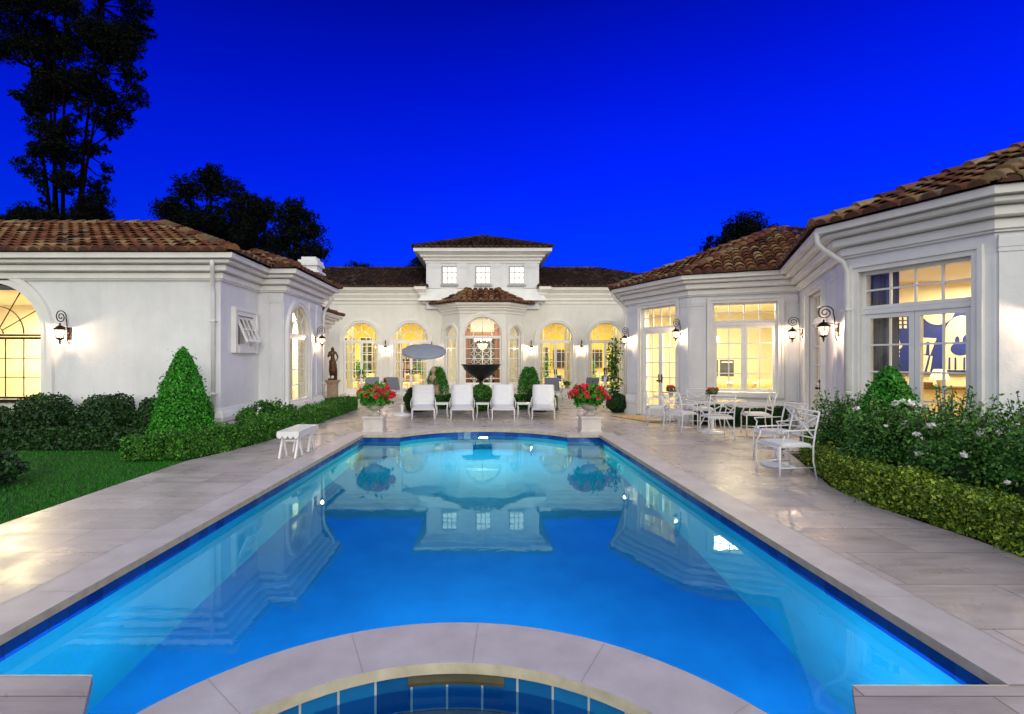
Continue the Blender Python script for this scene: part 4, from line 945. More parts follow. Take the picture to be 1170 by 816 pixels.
def round_table(x, y, r, h, label, glassy=True):
    t = thing('dining_table', (x, y, 0), label, 'table')
    mb = MB(); mb.lathe([(r, h-.012), (r, h), (r-.01, h+.002)], 40, 0, (x, y, 0)); mb.build('tabletop', 'glass', t, world=True)
    mb = MB(); mb.tube([(x+(r)*math.cos(2*PI*i/36), y+r*math.sin(2*PI*i/36), h-.02) for i in range(36)], .014, 6, closed=True); mb.tube([(x-r, y, h-.02), (x+r, y, h-.02)], .01, 6); mb.tube([(x, y-r, h-.02), (x, y+r, h-.02)], .01, 6); mb.build('rim', 'white_metal', t, world=True)
    for i in range(4):
        a = PI/4+i*PI/2; c, s = math.cos(a), math.sin(a); mb = MB(); mb.tube([(x+r*.8*c, y+r*.8*s, h-.03), (x+r*.35*c, y+r*.35*s, h*.5), (x+r*.62*c, y+r*.62*s, 0)], .014, 6); mb.build('leg', 'white_metal', t, world=True)
    return t
round_table(TC.x, TC.y, .62, .74, 'round glass dining table ringed by white cross back chairs')
round_table(4.80, 12.9, .42, .72, 'small round glass table near the doormat, a red potted flower on it')
def disc_base(x, y, r, label):
    t = thing('umbrella_base', (x, y, 0), label, 'umbrella base'); mb = MB(); mb.lathe([(r, 0), (r, .025), (r*.92, .05), (r*.35, .08), (.05, .09), (.032, .10), (.032, .34), (.026, .35)], 30, 0, (x, y, 0)); mb.build('foot', 'white_metal', t, world=True)
    mb = MB(); mb.tube([(x+.035, y, .25), (x+.085, y, .25)], .009, 6); mb.build('knob', 'iron', t, world=True)
disc_base(5.12, 11.30, .29, 'white round umbrella foot under the glass dining table')
disc_base(4.55, 7.80, .25, 'white round umbrella foot between the two armchairs by the hedge')
# ---- potted flowers
def pot_flower(x, y, z, r, h, label, petal='petal', n=16, name='potted_flower', pot='stone', seed=1):
    t = thing(name, (x, y, z), label, 'potted plant')
    mb = MB(); mb.lathe([(r*.45, 0), (r*.6, h*.4), (r*.65, h*.42), (r*.62, h*.44)], 14, 0, (x, y, z)); mb.build('pot', pot, t, world=True)
    mb = MB(); ball_leaves(mb, (x, y, z+h*.65), (r*.9, r*.9, h*.32), 160, r*.28, 0, seed); mb.build('foliage', 'rose_leaf', t, world=True)
    mb = MB(); g = random.Random(seed)
    for i in range(n):
        a, rr = g.uniform(0, 2*PI), r*g.uniform(.1, .95); c = (x+rr*math.cos(a), y+rr*math.sin(a), z+h*(.72+.28*g.random())); ball_leaves(mb, c, (r*.22, r*.22, r*.18), 26, r*.2, 0, i+seed)
    mb.build('blossom', petal, t, world=True)
pot_flower(4.78, 12.85, .725, .115, .24, 'red potted flower on the small table near the doormat', seed=3)
pot_flower(5.30, 11.72, .745, .13, .22, 'red potted flower on the far side of the round glass table', seed=5)
# ---- pedestals with urns of geraniums at the pool corners
def pedestal_urn(x, y, side, seed):
    t = thing('pedestal', (x, y, 0), 'square white stone pedestal at the pool corner on the %s side' % side, 'pedestal', 'pedestals at the far pool corners')
    mb = MB(); mb.box(x-.235, x+.235, y-.235, y+.235, .0, .05); mb.box(x-.215, x+.215, y-.215, y+.215, .05, .31); mb.box(x-.24, x+.24, y-.24, y+.24, .31, .355)
    for k in range(4):
        F = lambda a, b, z, k=k: (x+[a, -b, -a, b][k], y+[b, a, -b, -a][k], z); mb.box(-.16, .16, -.222, -.214, .09, .27, 0, lambda a, b, z: F(a, b, z))
    mb.build('block', 'coping', t, world=True)
    t = thing('flower_urn', (x, y, .357), 'fluted stone urn overflowing with red geraniums, on the pedestal on the %s side' % side, 'urn', 'urns of red geraniums at the pool corners')
    mb = MB(); mb.lathe([(.13, 0), (.13, .03), (.08, .045), (.05, .07), (.05, .10), (.10, .125), (.17, .16), (.225, .225), (.235, .26), (.255, .27), (.255, .29), (.225, .29), (.2, .25)], 28, 0, (x, y, .357)); mb.build('bowl', 'stone', t, world=True)
    mb = MB(); core_ball(mb, (x, y, .80), (.27, .27, .15), 0, lo=.6); 
    ball_leaves(mb, (x, y, .80), (.37, .37, .23), 1300, .055, 1, seed, .12, lo=.56); mb.build('foliage', ['hedge_core', 'cone_leaf'], t, world=True)
    g = random.Random(seed); mb = MB()
    for i in range(52):
        d = Vector((g.gauss(0, 1), g.gauss(0, 1), abs(g.gauss(.25, .7)))).normalized(); k = g.uniform(.92, 1.12); c = (x+d.x*.40*k, y+d.y*.40*k, .80+d.z*.27*k-.04)
        r = g.uniform(.042, .066); core = (c[0], c[1], c[2]); ball_leaves(mb, core, (r, r, r*.85), 60, .026, 0, seed*100+i)
    mb.build('blossom', 'petal', t, world=True)
pedestal_urn(-2.40, 11.62, 'lawn', 11); pedestal_urn(2.47, 11.62, 'dining', 12)
# ---- white folding bench with scalloped edge
t = thing('folding_bench', (-3.13, 8.8, 0), 'white painted bench with scalloped apron and crossed legs beside the pool', 'bench')
bx0, bx1, by0, by1, bh = -3.32, -2.96, 8.35, 9.32, .44
mb = MB(); mb.box(bx0, bx1, by0, (by0+by1)/2-.003, bh-.02, bh); mb.box(bx0, bx1, (by0+by1)/2+.003, by1, bh-.02, bh); mb.build('seat', 'white_metal', t, world=True)
def scal(p0, p1, n):
    mb = MB(); a, b = Vector(p0), Vector(p1); d = (b-a); nrm = Vector((d.y, -d.x)).normalized()*.012; K = n*10
    for i in range(K):
        q = []
        for j in (i, i+1):
            p = a+d*j/K; z = bh-.02-.05-.045*abs(math.sin(PI*j*n/K)); q.append((p, z))
        (pa, za), (pb, zb) = q; top = bh-.02
        mb.poly([(pa.x,pa.y,za),(pb.x,pb.y,zb),(pb.x,pb.y,top),(pa.x,pa.y,top)]); r_ = [(v+nrm) for v in (pa, pb)]
        mb.poly([(r_[1].x,r_[1].y,zb),(r_[0].x,r_[0].y,za),(r_[0].x,r_[0].y,top),(r_[1].x,r_[1].y,top)]); mb.poly([(pa.x,pa.y,za),(r_[0].x,r_[0].y,za),(r_[1].x,r_[1].y,zb),(pb.x,pb.y,zb)])
    mb.build('scalloped_apron', 'white_metal', t, world=True)
scal((bx0, by0), (bx1, by0), 4); scal((bx1, by0), (bx1, by1), 9); scal((bx1, by1), (bx0, by1), 4); scal((bx0, by1), (bx0, by0), 9)
for y in (by0+.14, by1-.2):
    for x in (bx0+.05, bx1-.05):
        for s in (-1, 1):
            mb = MB(); a, b = Vector((x, y-.02*s, bh-.03)), Vector((x, y+.17*s, 0)); dd = (b-a).normalized(); e = Vector((1,0,0))*.014; f = dd.cross(Vector((1,0,0)))*.022
            i = [mb.vert(p+sx*e+sy*f) for p in (a, b) for sx, sy in ((-1,-1),(1,-1),(1,1),(-1,1))]
            for q in ((0,1,2,3),(7,6,5,4),(0,4,5,1),(1,5,6,2),(2,6,7,3),(3,7,4,0)): mb.face([i[k] for k in q])
            mb.build('leg', 'white_metal', t, world=True)
    mb = MB(); mb.box(bx0+.06, bx1-.06, y-.012, y+.012, .26, .29); mb.build('crossbar', 'white_metal', t, world=True)
# ---- doormat
mb = MB(); F = FA
mb.box(ua[0]-.1, ua[1]+.25, .30, 1.05, .004, .022, 0, F); mb.box(ua[0]-.04, ua[1]+.19, .36, .99, .022, .026, 0, F)
tag(mb.build('doormat', 'mat', world=True), 'tan coir doormat before the transomed French door', 'doormat')
# ---- fountain
t = thing('fountain', (.05, 18.0, 0), 'black shallow fountain bowl on a pale stone plinth before the bay window', 'fountain'); fx, fy = .02, 18.0
mb = MB(); mb.lathe([(.18, .66), (.16, .70), (.07, .78), (.06, .86), (.10, .92), (.16, .96), (.40, 1.10), (.60, 1.30), (.66, 1.42), (.70, 1.44), (.70, 1.47), (.64, 1.46), (.5, 1.34), (.2, 1.24)], 40, 0, (fx, fy, 0)); mb.build('bowl', 'black_stone', t, world=True)
mb = MB(); mb.box(fx-.42, fx+.42, fy-.42, fy+.42, 0, .12); mb.box(fx-.27, fx+.27, fy-.27, fy+.27, .12, .52); mb.box(fx-.35, fx+.35, fy-.35, fy+.35, .52, .60); mb.box(fx-.26, fx+.26, fy-.26, fy+.26, .60, .66); mb.build('plinth', 'sandstone', t, world=True)
# ---- bronze statue of a standing woman on its pedestal
sx, sy, sz = -5.2, 18.0, .92
t = thing('pedestal', (sx, sy, 0), 'brown stone pedestal carrying the bronze statue of a woman', 'pedestal')
mb = MB(); mb.box(sx-.20, sx+.20, sy-.20, sy+.20, 0, .12); mb.box(sx-.155, sx+.155, sy-.155, sy+.155, .12, .80); mb.box(sx-.19, sx+.19, sy-.19, sy+.19, .80, .86); mb.box(sx-.22, sx+.22, sy-.22, sy+.22, .86, .915); mb.build('block', 'sandstone', t, world=True)
def skin_body(name, verts, edges, rad, mat_, loc, scale=1, root=0):
    me = bpy.data.meshes.new(name); me.from_pydata([tuple(Vector(v)*scale) for v in verts], edges, []); o = bpy.data.objects.new(name, me); COL.objects.link(o); o.location = loc
    sk = o.modifiers.new('Skin', 'SKIN'); sk.use_smooth_shade = True
    for i, r in enumerate(rad):
        v = me.skin_vertices[0].data[i]; v.radius = (r*scale, r*scale) if not isinstance(r, tuple) else (r[0]*scale, r[1]*scale); v.use_root = (i == root)
    ss = o.modifiers.new('Sub', 'SUBSURF'); ss.levels = ss.render_levels = 2
    dg = bpy.context.evaluated_depsgraph_get(); m2 = bpy.data.meshes.new_from_object(o.evaluated_get(dg)); o.modifiers.clear(); o.data = m2; m2.materials.clear(); m2.materials.append(M[mat_])
    for p in m2.polygons: p.use_smooth = True
    return o
BV = [(0,0,.93), (.01,0,1.08), (0,.01,1.26), (-.01,.01,1.40), (0,0,1.48), (.0,-.01,1.56), (0,-.015,1.68),
      (.10,0,.88), (.13,-.06,.50), (.10,0,.10), (.12,-.13,.03), (-.10,0,.88), (-.10,.01,.48), (-.09,.02,.09), (-.12,-.11,.03),
      (.17,0,1.38), (.27,-.02,1.14), (.20,-.16,.98), (.18,-.20,.93), (-.17,0,1.38), (-.24,-.05,1.14), (-.10,-.17,1.26), (-.05,-.18,1.33)]
BE = [(0,1),(1,2),(2,3),(3,4),(4,5),(5,6),(0,7),(7,8),(8,9),(9,10),(0,11),(11,12),(12,13),(13,14),(3,15),(15,16),(16,17),(17,18),(3,19),(19,20),(20,21),(21,22)]
BR = [.125,.10,.125,.105,.05,.075,.085,.10,.06,.038,.03,.10,.06,.038,.03,.06,.042,.03,.028,.06,.042,.03,.028]
stt = skin_body('statue', BV, BE, BR, 'bronze', (sx, sy, sz+.05), .66); stt.rotation_euler = (0, 0, R(20))
tag(stt, 'dark bronze statue of a standing woman, one hand raised to her chest', 'statue')
mb = MB(); mb.lathe([(.16, 0), (.16, .05), (.13, .06)], 16, 0, (0, 0, -.055)); mb.tube([(.10, .04, 0), (.12, .06, .3), (.10, .05, .52)], [.06, .05, .04], 8)
b_ = mb.build('rocky_base', 'bronze', stt); 
# drape round the hips
mb = MB(); mb.lathe([(.10, .10), (.13, .30), (.115, .50), (.125, .60), (.09, .66)], 12, 0, (0, 0.01, 0)); mb.build('drape', 'bronze', stt)
# ---- pedestals with trailing ferns either side of the bay
def fern(x, y, label, plabel, bust, seed):
    t = thing('pedestal', (x, y, 0), plabel, 'pedestal', 'stone pedestals flanking the bay window')
    mb = MB(); mb.box(x-.22, x+.22, y-.22, y+.22, 0, .10); 
    for z0, z1, a in ((.10, .70, .16),): mb.lathe([(a*1.15, z0), (a*1.0, z0+.06), (a*1.05, (z0+z1)/2), (a*1.3, z1-.06), (a*1.4, z1)], 4 if not bust else 8, 0, (x, y, 0))
    mb.build('block', 'sandstone', t, world=True)
    t = thing('trailing_fern', (x, y, .71), label, 'fern', 'ferns on the stone pedestals')
    mb = MB(); mb.lathe([(.11, 0), (.08, .04), (.06, .10), (.15, .22), (.20, .36), (.21, .40)], 20, 0, (x, y, .71)); mb.build('urn', 'sandstone', t, world=True)
    if bust:
        mb = MB(); mb.lathe([(.12, 0), (.10, .06), (.16, .16), (.15, .26), (.055, .32), (.055, .37), (.09, .42), (.10, .50), (.085, .57), (.03, .61)], 14, 0, (x-.12, y-.2, .75)); mb.build('stone_bust', 'sandstone', t, world=True)
    g = np.random.default_rng(seed); pts = []
    for i in range(330):
        a = g.uniform(0, 2*PI); el = g.uniform(-.2, 1.4); v = g.uniform(.7, 1.0); hang = g.uniform(.2, 1.0)**1.2 if not (bust and math.sin(a) < .2 and math.cos(a) < .35) else .12
        px_, pz = 0.06, 1.14; vx, vz = v*math.cos(el), v*math.sin(el)+.25; n = int(14+30*hang)
        for k in range(n):
            px_ += vx*.045; pz += vz*.045; vz -= .17; vx *= .90; vz = max(vz, -.75)
            pts.append((x+px_*math.cos(a)+g.normal()*.015, y+px_*math.sin(a)+g.normal()*.015, pz+g.normal()*.012))
    mb = MB(); add_leaves(mb, pts[::2], .026, 0, seed, long=4.2); mb.build('fronds', 'fern_leaf', t, world=True)
fern(-1.66, 19.6, 'green trailing fern over a stone bust, near the grey umbrella', 'tapered stone pedestal under the fern near the grey umbrella', True, 31)
fern(1.86, 19.6, 'bushy trailing fern on a stone pedestal beyond the loungers, dining side', 'tapered stone pedestal under the bushy fern on the dining side', False, 32)
# ---- lounge chairs and low tables on the back patio
def make_wicker():
    t = thing('patio_armchair', (0,0,0), 'x', 'chair'); 
    mb = MB(); mb.box(-.30, .30, -.28, .30, .34, .42); mb.build('seat_cushion', 'fabric', t)
    mb = MB(); P = [(-.30, .28, .42), (.30, .28, .42), (.28, .40, .92), (-.28, .40, .92)]; i = [mb.vert(p) for p in P]+[mb.vert((p[0], p[1]+.06, p[2]-.01)) for p in P]
    for q in ((0,1,2,3),(7,6,5,4),(0,4,5,1),(1,5,6,2),(2,6,7,3),(3,7,4,0)): mb.face([i[k] for k in q])
    mb.build('backrest', 'canopy', t)
    for x in (-.30, .30):
        for y in (-.26, .30): mb = MB(); mb.tube([(x, y, .36), (x*1.05, y*1.05, 0)], .016, 6); mb.build('leg', 'white_metal', t)
        mb = MB(); mb.tube([(x, -.26, .36), (x*1.05, -.26, .60), (x*1.05, .3, .62)], .015, 6); mb.build('armrest', 'white_metal', t)
    mb = MB(); mb.box(-.31, .31, -.29, .31, .31, .338); mb.build('seat_frame', 'white_metal', t); return t
wk = make_wicker()
for i, (x, y, a, l) in enumerate(((-4.62, 21.4, 205, 'grey backed armchair before the French door nearest the statue'), (-3.45, 21.4, 155, 'grey backed armchair before the second French door, left of the umbrella pole'),
        (2.95, 20.6, 160, 'grey woven armchair beyond the end lounger'), (4.42, 21.2, 200, 'grey armchair below the lantern, facing the far French doors'))):
    place(wk, i, (x, y, 0), R(a), l, 'armchairs on the back patio')
for x, y, l, k in ((-4.05, 22.6, 'low white table with red flowers between the two French doors', 1), (3.75, 21.3, 'low glass topped table between the two grey armchairs on the dining side', 0)):
    t = thing('low_table', (x, y, 0), l, 'table')
    mb = MB(); mb.box(x-.42, x+.42, y-.3, y+.3, .44, .46); mb.build('tabletop', 'white_metal' if k else 'glass', t, world=True)
    mb = MB(); mb.tube([(x-.42, y-.3, .43), (x+.42, y-.3, .43), (x+.42, y+.3, .43), (x-.42, y+.3, .43)], .014, 6, closed=True); mb.build('rim', 'white_metal', t, world=True)
    for a in (-.4, .4):
        for b in (-.28, .28): mb = MB(); mb.tube([(x+a, y+b, .43), (x+a, y+b, 0)], .013, 6); mb.build('leg', 'white_metal', t, world=True)
pot_flower(-4.1, 22.6, .46, .19, .36, 'pot of red flowers on the low white table between the French doors', seed=8)
pot_flower(3.6, 21.3, .47, .15, .26, 'small dark potted plant on the glass topped low table', 'dark_leaf', 8, seed=9)
# ================================================================== INSIDE THE ROOMS
def curtain(x0, x1, y, z0, z1, mat_, label, F=None, amp=.035):
    mb = MB(); n = 24; 
    for i in range(n):
        a, b = i/n, (i+1)/n; q = []
        for s in (a, b): q.append((x0+(x1-x0)*s, y+amp*math.sin(s*PI*2*max(2, (x1-x0)*5))))
        pts = [(*q[0], z0), (*q[1], z0), (*q[1], z1), (*q[0], z1)]
        if F: pts = [F(*p) for p in pts]
        mb.poly(pts, 0, True)
        pts = [(p[0], p[1]+.01, p[2]) if not F else p for p in pts]
    tag(mb.build('curtain', mat_, world=True), label, 'curtain')
for k, x in enumerate(doors):
    nm = ['nearest the statue', 'behind the umbrella', 'beyond the end lounger', 'nearest the dining wing'][k]
    for s in (-1, 1):
        curtain(x+s*.66-.16, x+s*.66+.16, 24.55, .05, 3.3, 'curtain', 'cream curtain on the %s side of the French door %s' % ('lawn' if s < 0 else 'dining', nm))
def plant(x, y, z, h, r, label, seed, m='fern_leaf', pot='sandstone', n=500, ls=.07):
    t = thing('house_plant', (x, y, z), label, 'plant'); mb = MB(); mb.lathe([(r*.35, 0), (r*.5, h*.22), (r*.53, h*.24), (r*.45, h*.22)], 16, 0, (x, y, z)); mb.build('pot', pot, t, world=True)
    mb = MB(); ball_leaves(mb, (x, y, z+h*.66), (r, r, h*.36), n, ls, 0, seed, .25, depth=.7); mb.tube([(x, y, z+h*.2), (x+.01, y, z+h*.6)], .015, 5); mb.build('foliage', m, t, world=True)
plant(-6.0, 25.6, .03, 1.7, .36, 'leafy house plant inside the French door nearest the statue', 1)
plant(-2.85, 25.5, .03, 2.0, .42, 'tall house plant seen through the French door behind the umbrella', 2)
plant(3.1, 25.6, .03, 1.9, .36, 'tall house plant inside the French door beyond the end lounger', 3)
plant(5.45, 25.5, .03, 1.6, .3, 'house plant inside the French door nearest the dining wing', 4)
def cabinet(x, y, w, h, label, F=None, z=.03, rows=4):
    t = thing('bookcase', (x, y, z), label, 'bookcase'); mb = MB()
    mb.box(x-w/2, x-w/2+.04, y-.15, y+.15, z, z+h); mb.box(x+w/2-.04, x+w/2, y-.15, y+.15, z, z+h); mb.box(x-w/2, x+w/2, y+.13, y+.152, z, z+h)
    for i in range(rows+1): q = z+(h-.04)*i/rows; mb.box(x-w/2+.04, x+w/2-.04, y-.15, y+.13, q, q+.04)
    mb.build('case', 'wood', t, world=True); g = random.Random(int(x*10)); mb = MB()
    for i in range(rows):
        q = z+(h-.04)*i/rows+.042; u = x-w/2+.06
        while u < x+w/2-.1: b = g.uniform(.025, .06); hh = g.uniform(.5, .8)*h/rows; mb.tc = g.random(); mb.box(u, u+b, y-.12, y+.1, q, q+hh); u += b+.004+(.1 if g.random() < .12 else 0)
    tag(mb.build('book_row', 'books', t, world=True), kind='stuff')
M['books'] = tinted('book_spine', [(0, (.20, .05, .03)), (.3, (.05, .07, .12)), (.6, (.40, .28, .12)), (1, (.65, .55, .38))])
cabinet(-5.3, 28.2, 1.1, 2.4, 'dark bookcase at the back of the room behind the French door nearest the statue'); cabinet(-3.9, 28.2, .9, 2.2, 'dark bookcase seen through the French door behind the umbrella'); cabinet(3.3, 28.2, .8, 2.3, 'dark bookcase seen through the French door beyond the end lounger')
for x, l in ((-2.9, 'dark framed picture on the wall behind the umbrella door'), (4.4, 'dark framed picture on the wall beyond the end lounger'), (6.4, 'dark framed picture on the wall nearest the dining wing')):
    t = thing('framed_picture', (x, 28.42, 1.2), l, 'picture'); mb = MB(); mb.box(x-.35, x+.35, 28.40, 28.46, 1.2, 2.2); mb.build('frame', 'wood', t, world=True); mb = MB(); mb.box(x-.27, x+.27, 28.385, 28.398, 1.28, 2.12); mb.build('canvas', 'dark', t, world=True)
# centre: chandelier, rust drapes, garden door with lattice
t = thing('chandelier', (c0, 25.2, 2.4), 'glowing crystal chandelier hanging inside the central bay window', 'chandelier'); cx, cyy = c0, 25.0
mb = MB(); mb.tube([(cx, cyy, 3.88), (cx, cyy, 2.5)], .015, 6); mb.lathe([(.03, 0), (.09, .08), (.05, .2), (.07, .3), (.02, .45)], 12, 0, (cx, cyy, 2.35)); mb.build('stem', 'iron', t, world=True)
for j in range(8):
    a = 2*PI*j/8+.2; mb = MB(); c, s = math.cos(a), math.sin(a); mb.tube([(cx+.05*c, cyy+.05*s, 2.45), (cx+.2*c, cyy+.2*s, 2.38), (cx+.36*c, cyy+.36*s, 2.46), (cx+.38*c, cyy+.38*s, 2.56)], .01, 5); ar = mb.build('arm', 'bronze', t, world=True)
    mb = MB(); mb.lathe([(.02, 0), (.035, .05), (.03, .10), (.01, .14)], 8, 0, (cx+.38*c, cyy+.38*s, 2.56)); mb.build('bulb', 'bulb', ar, world=True)
mb = MB(); mb.lathe([(.10, -.28), (.20, -.18), (.25, -.02), (.25, 0)], 20, 0, (cx, cyy, 2.42)); mb.build('crystal_bowl', 'shade', t, world=True)
lamp('chandelier_lamp', 'POINT', (cx, cyy, 2.75), 42, (1, .82, .5), .15)
for s, l in ((-1, 'rust red drape at the back of the central room, lawn side'), (1, 'rust red drape at the back of the central room, dining side')): curtain(c0+s*.85-.2, c0+s*.85+.2, 27.9, .03, 3.6, 'red_curtain', l)
mb = MB(); mb.box(c0-1.1, c0+1.1, 27.8, 27.95, 2.85, 3.15); tag(mb.build('pelmet', 'red_curtain', world=True), 'rust red pelmet across the top of the central room drapes', 'pelmet')
t = thing('garden_screen', (c0, 28.3, .03), 'dark glazed screen with scrolled ironwork at the back of the central room', 'screen')
mb = MB(); mb.box(c0-.9, c0+.9, 28.3, 28.34, .03, 3.0); mb.build('panel', 'dark', t, world=True)
mb = MB(); 
for i in range(4):
    for j in range(6):
        u, z = c0-.66+i*.44, .4+j*.45; mb.tube([(u+.17*math.cos(2*PI*k/12), 28.27, z+.19*math.sin(2*PI*k/12)) for k in range(12)], .018, 5, closed=True)
for i in range(5): mb.box(c0-.9+i*.45-.02, c0-.9+i*.45+.02, 28.25, 28.29, .03, 3.0)
mb.build('scrollwork', 'trim', t, world=True)
def sofa(x, y, label, rz=0):
    t = thing('sofa', (x, y, .03), label, 'sofa')
    for nm, m_, q in (('seat', 'sofa', (-.8, .8, -.35, .30, .12, .46)), ('backrest', 'sofa', (-.8, .8, .30, .48, .12, .88)), ('armrest', 'sofa', (-.96, -.802, -.38, .48, .12, .64)), ('armrest', 'sofa', (.802, .96, -.38, .48, .12, .64)), ('pillow', 'red_curtain', (-.7, -.32, .12, .29, .465, .80)), ('pillow', 'blue_paint', (.34, .7, .12, .29, .465, .78))):
        mb = MB(); mb.box(x+q[0], x+q[1], y+q[2], y+q[3], q[4]+.03, q[5]+.03); o = mb.build(nm, m_, t, world=True); bv = o.modifiers.new('Bevel', 'BEVEL'); bv.width = .045; bv.segments = 3
def floor_lamp(x, y, label, z=.03):
    t = thing('floor_lamp', (x, y, z), label, 'lamp')
    mb = MB(); mb.lathe([(.14, 0), (.13, .02), (.02, .04), (.012, 1.45)], 14, 0, (x, y, z)); mb.build('stand', 'bronze', t, world=True)
    mb = MB(); mb.lathe([(.19, 1.35), (.11, 1.62), (.10, 1.63)], 18, 0, (x, y, z)); mb.build('lamp_shade', 'shade', t, world=True)
sofa(-5.9, 27.2, 'cream sofa inside the French door nearest the statue'); sofa(-3.2, 26.6, 'cream sofa in the room behind the umbrella')
sofa(3.6, 26.9, 'cream sofa inside the French door beyond the end lounger'); sofa(6.0, 26.6, 'cream sofa inside the French door nearest the dining wing')
floor_lamp(-5.0, 26.6, 'lit floor lamp beside the sofa nearest the statue door'); floor_lamp(4.9, 26.7, 'lit floor lamp beside the sofa beyond the end lounger'); floor_lamp(-9.9, 12.9, 'lit floor lamp in the room of the tall arched window by the lawn', .1)
# left front room
curtain(-9.55, -9.0, 11.25, .1, 3.1, 'curtain', 'cream curtain just inside the tall arched window by the lawn')
cabinet(-10.9, 13.6, 1.0, 2.2, 'wooden bookcase in the room behind the tall arched window by the lawn', z=.1)
t = thing('framed_picture', (-9.6, 13.85, 1.3), 'tall red and dark picture behind the arched window by the lawn', 'picture'); mb = MB(); mb.box(-9.85, -9.45, 13.82, 13.88, 1.1, 2.2); mb.build('frame', 'red_curtain', t, world=True); mb = MB(); mb.box(-9.79, -9.51, 13.80, 13.818, 1.3, 2.0); mb.build('canvas', 'dark', t, world=True)
curtain(12.80, 13.05, 0, .15, 2.9, 'curtain', 'pale curtain at the near edge of the arched window beside the hedge', F=lambda a, b, z: (-5.15+b, a, z)); curtain(13.8, 14.02, 0, .15, 2.9, 'curtain', 'pale curtain at the far edge of the arched window beside the hedge', F=lambda a, b, z: (-5.15+b, a, z))
# kitchen behind the dining set
def FKt(u, w, z): return FC(u, -w, z)
t = thing('kitchen_counter', FKt(.9, 2.2, .03), 'cream kitchen counter with dark oven seen through the window behind the dining set', 'counter')
mb = MB(); mb.box(-.3, 2.4, 2.2, 2.8, .03, .92, 0, FKt); mb.build('cabinet', 'sofa', t, world=True); mb = MB(); mb.box(-.35, 2.45, 2.15, 2.85, .922, .96, 0, FKt); mb.build('worktop', 'trim', t, world=True)
t = thing('oven', FKt(.75, 2.9, 1.1), 'black built-in ovens in the kitchen wall', 'oven')
for a in (.45, .88): mb = MB(); mb.box(a, a+.38, 2.8, 2.9, 1.12, 1.62, 0, FKt); ov = mb.build('oven_door', 'dark', t, world=True); mb = MB(); mb.box(a+.04, a+.34, 2.76, 2.78, 1.54, 1.56, 0, FKt); mb.build('handle', 'trim', ov, world=True)
for k, (u, w) in enumerate(((.75, 1.1), (1.4, 1.2), (1.95, 1.0))):
    t = thing('kitchen_stool', FKt(u, w, .03), 'yellow upholstered stool in the kitchen, %s from the oven' % ['nearest', 'second', 'farthest'][k], 'stool', 'stools along the kitchen counter')
    mb = MB(); p = FKt(u, w, 0); mb.lathe([(.20, .66), (.23, .70), (.22, .76), (.05, .78)], 16, 0, (p[0], p[1], 0)); mb.build('seat', 'room_gold', t, world=True)
    mb = MB(); mb.lathe([(.20, 0), (.21, .05), (.10, .35), (.04, .37)][:1]+[(.24, .20), (.22, .38)], 12, 0, (p[0], p[1]+.1, .70)); mb.build('backrest', 'room_gold', t, world=True)
    for i in range(4): a = PI/4+i*PI/2; mb = MB(); mb.tube([(p[0]+.13*math.cos(a), p[1]+.13*math.sin(a), .68), (p[0]+.2*math.cos(a), p[1]+.2*math.sin(a), .03)], .015, 5); mb.build('leg', 'wood', t, world=True)
t = thing('wall_sconce', FKt(.95, 3.1, 2.2), 'small yellow shaded lamp on the kitchen wall', 'lamp'); mb = MB(); p = FKt(.75, 2.3, 0); mb.lathe([(.12, 0), (.08, .2), (.07, .21)], 14, 0, (p[0], p[1], 2.1)); mb.build('shade', 'shade', t, world=True); mb = MB(); mb.tube([(p[0], p[1], 2.3), (p[0], p[1], 3.2)], .008, 5); mb.build('cord', 'iron', t, world=True)
# mural room
def FM(u, w, z): return FE(u, -w, z)
def sh(mb, pts, w): mb.poly([FMu(u, w, z) for u, z in pts])
q0 = Vector(r2[2]); q1 = Vector(r2[3]); q4 = Vector(r2[4])
# mural stands against the far wall of the room (r2[3]-r2[4])
MU0, MU1 = Vector((0,0)), Vector((0,0))
FMr = Fr((7.94, 9.92), (10.05, 9.17))
def FMu(u, w, z): return FMr(u, w, z)
boxw(FMr, -.6, FMr.len, -.12, -.05, .03, 3.1, 'inner_wall', 'room_cream')
t = thing('mural', FMr(1.0, 0, 1.34), 'large blue and cream painted mural of abstract profiles and discs inside the wing window', 'artwork')
mb = MB(); mb.box(-.02, FMr.len, -.04, 0, 1.34, 2.60, 0, FMr); mb.build('canvas', 'blue_paint', t, world=True)
mb = MB(); P_ = lambda pts, w=.006: mb.poly([FMu(u, w, z) for u, z in pts])
def disc(u, z, r, k=1, a0=0, a1=360, n=24, w=.006): P_([(u+r*math.cos(R(a0+(a1-a0)*i/n)), z+r*k*math.sin(R(a0+(a1-a0)*i/n))) for i in range(n+(a1-a0 < 360))], w)
disc(.74, 2.60, .27, 1.2, 180, 360)
P_([(.0, 1.62), (.13, 1.62), (.15, 1.70), (.125, 1.73), (.155, 1.77), (.13, 1.80), (.19, 1.87), (.15, 1.96), (.12, 2.05), (.05, 2.10), (0, 2.10)])
for i in range(3):
    for j in range(2): P_([(.13+j*.08, 2.22+i*.08), (.18+j*.08, 2.22+i*.08), (.18+j*.08, 2.275+i*.08), (.13+j*.08, 2.275+i*.08)])
P_([(.46, 1.74), (.62, 1.70), (.72, 2.02), (.44, 2.04)]); P_([(.47, 1.38), (.53, 1.38), (.60, 1.69), (.52, 1.71)]); P_([(.57, 1.38), (.62, 1.38), (.66, 1.68), (.63, 1.69)])
disc(1.10, 2.02, .27, 1.55, 0, 180); P_([(.83, 1.42), (1.37, 1.42), (1.37, 2.02), (.83, 2.02)]); disc(1.72, 2.2, .2, 1.1)
mb.build('cream_shape', 'cream_paint', t, world=True)
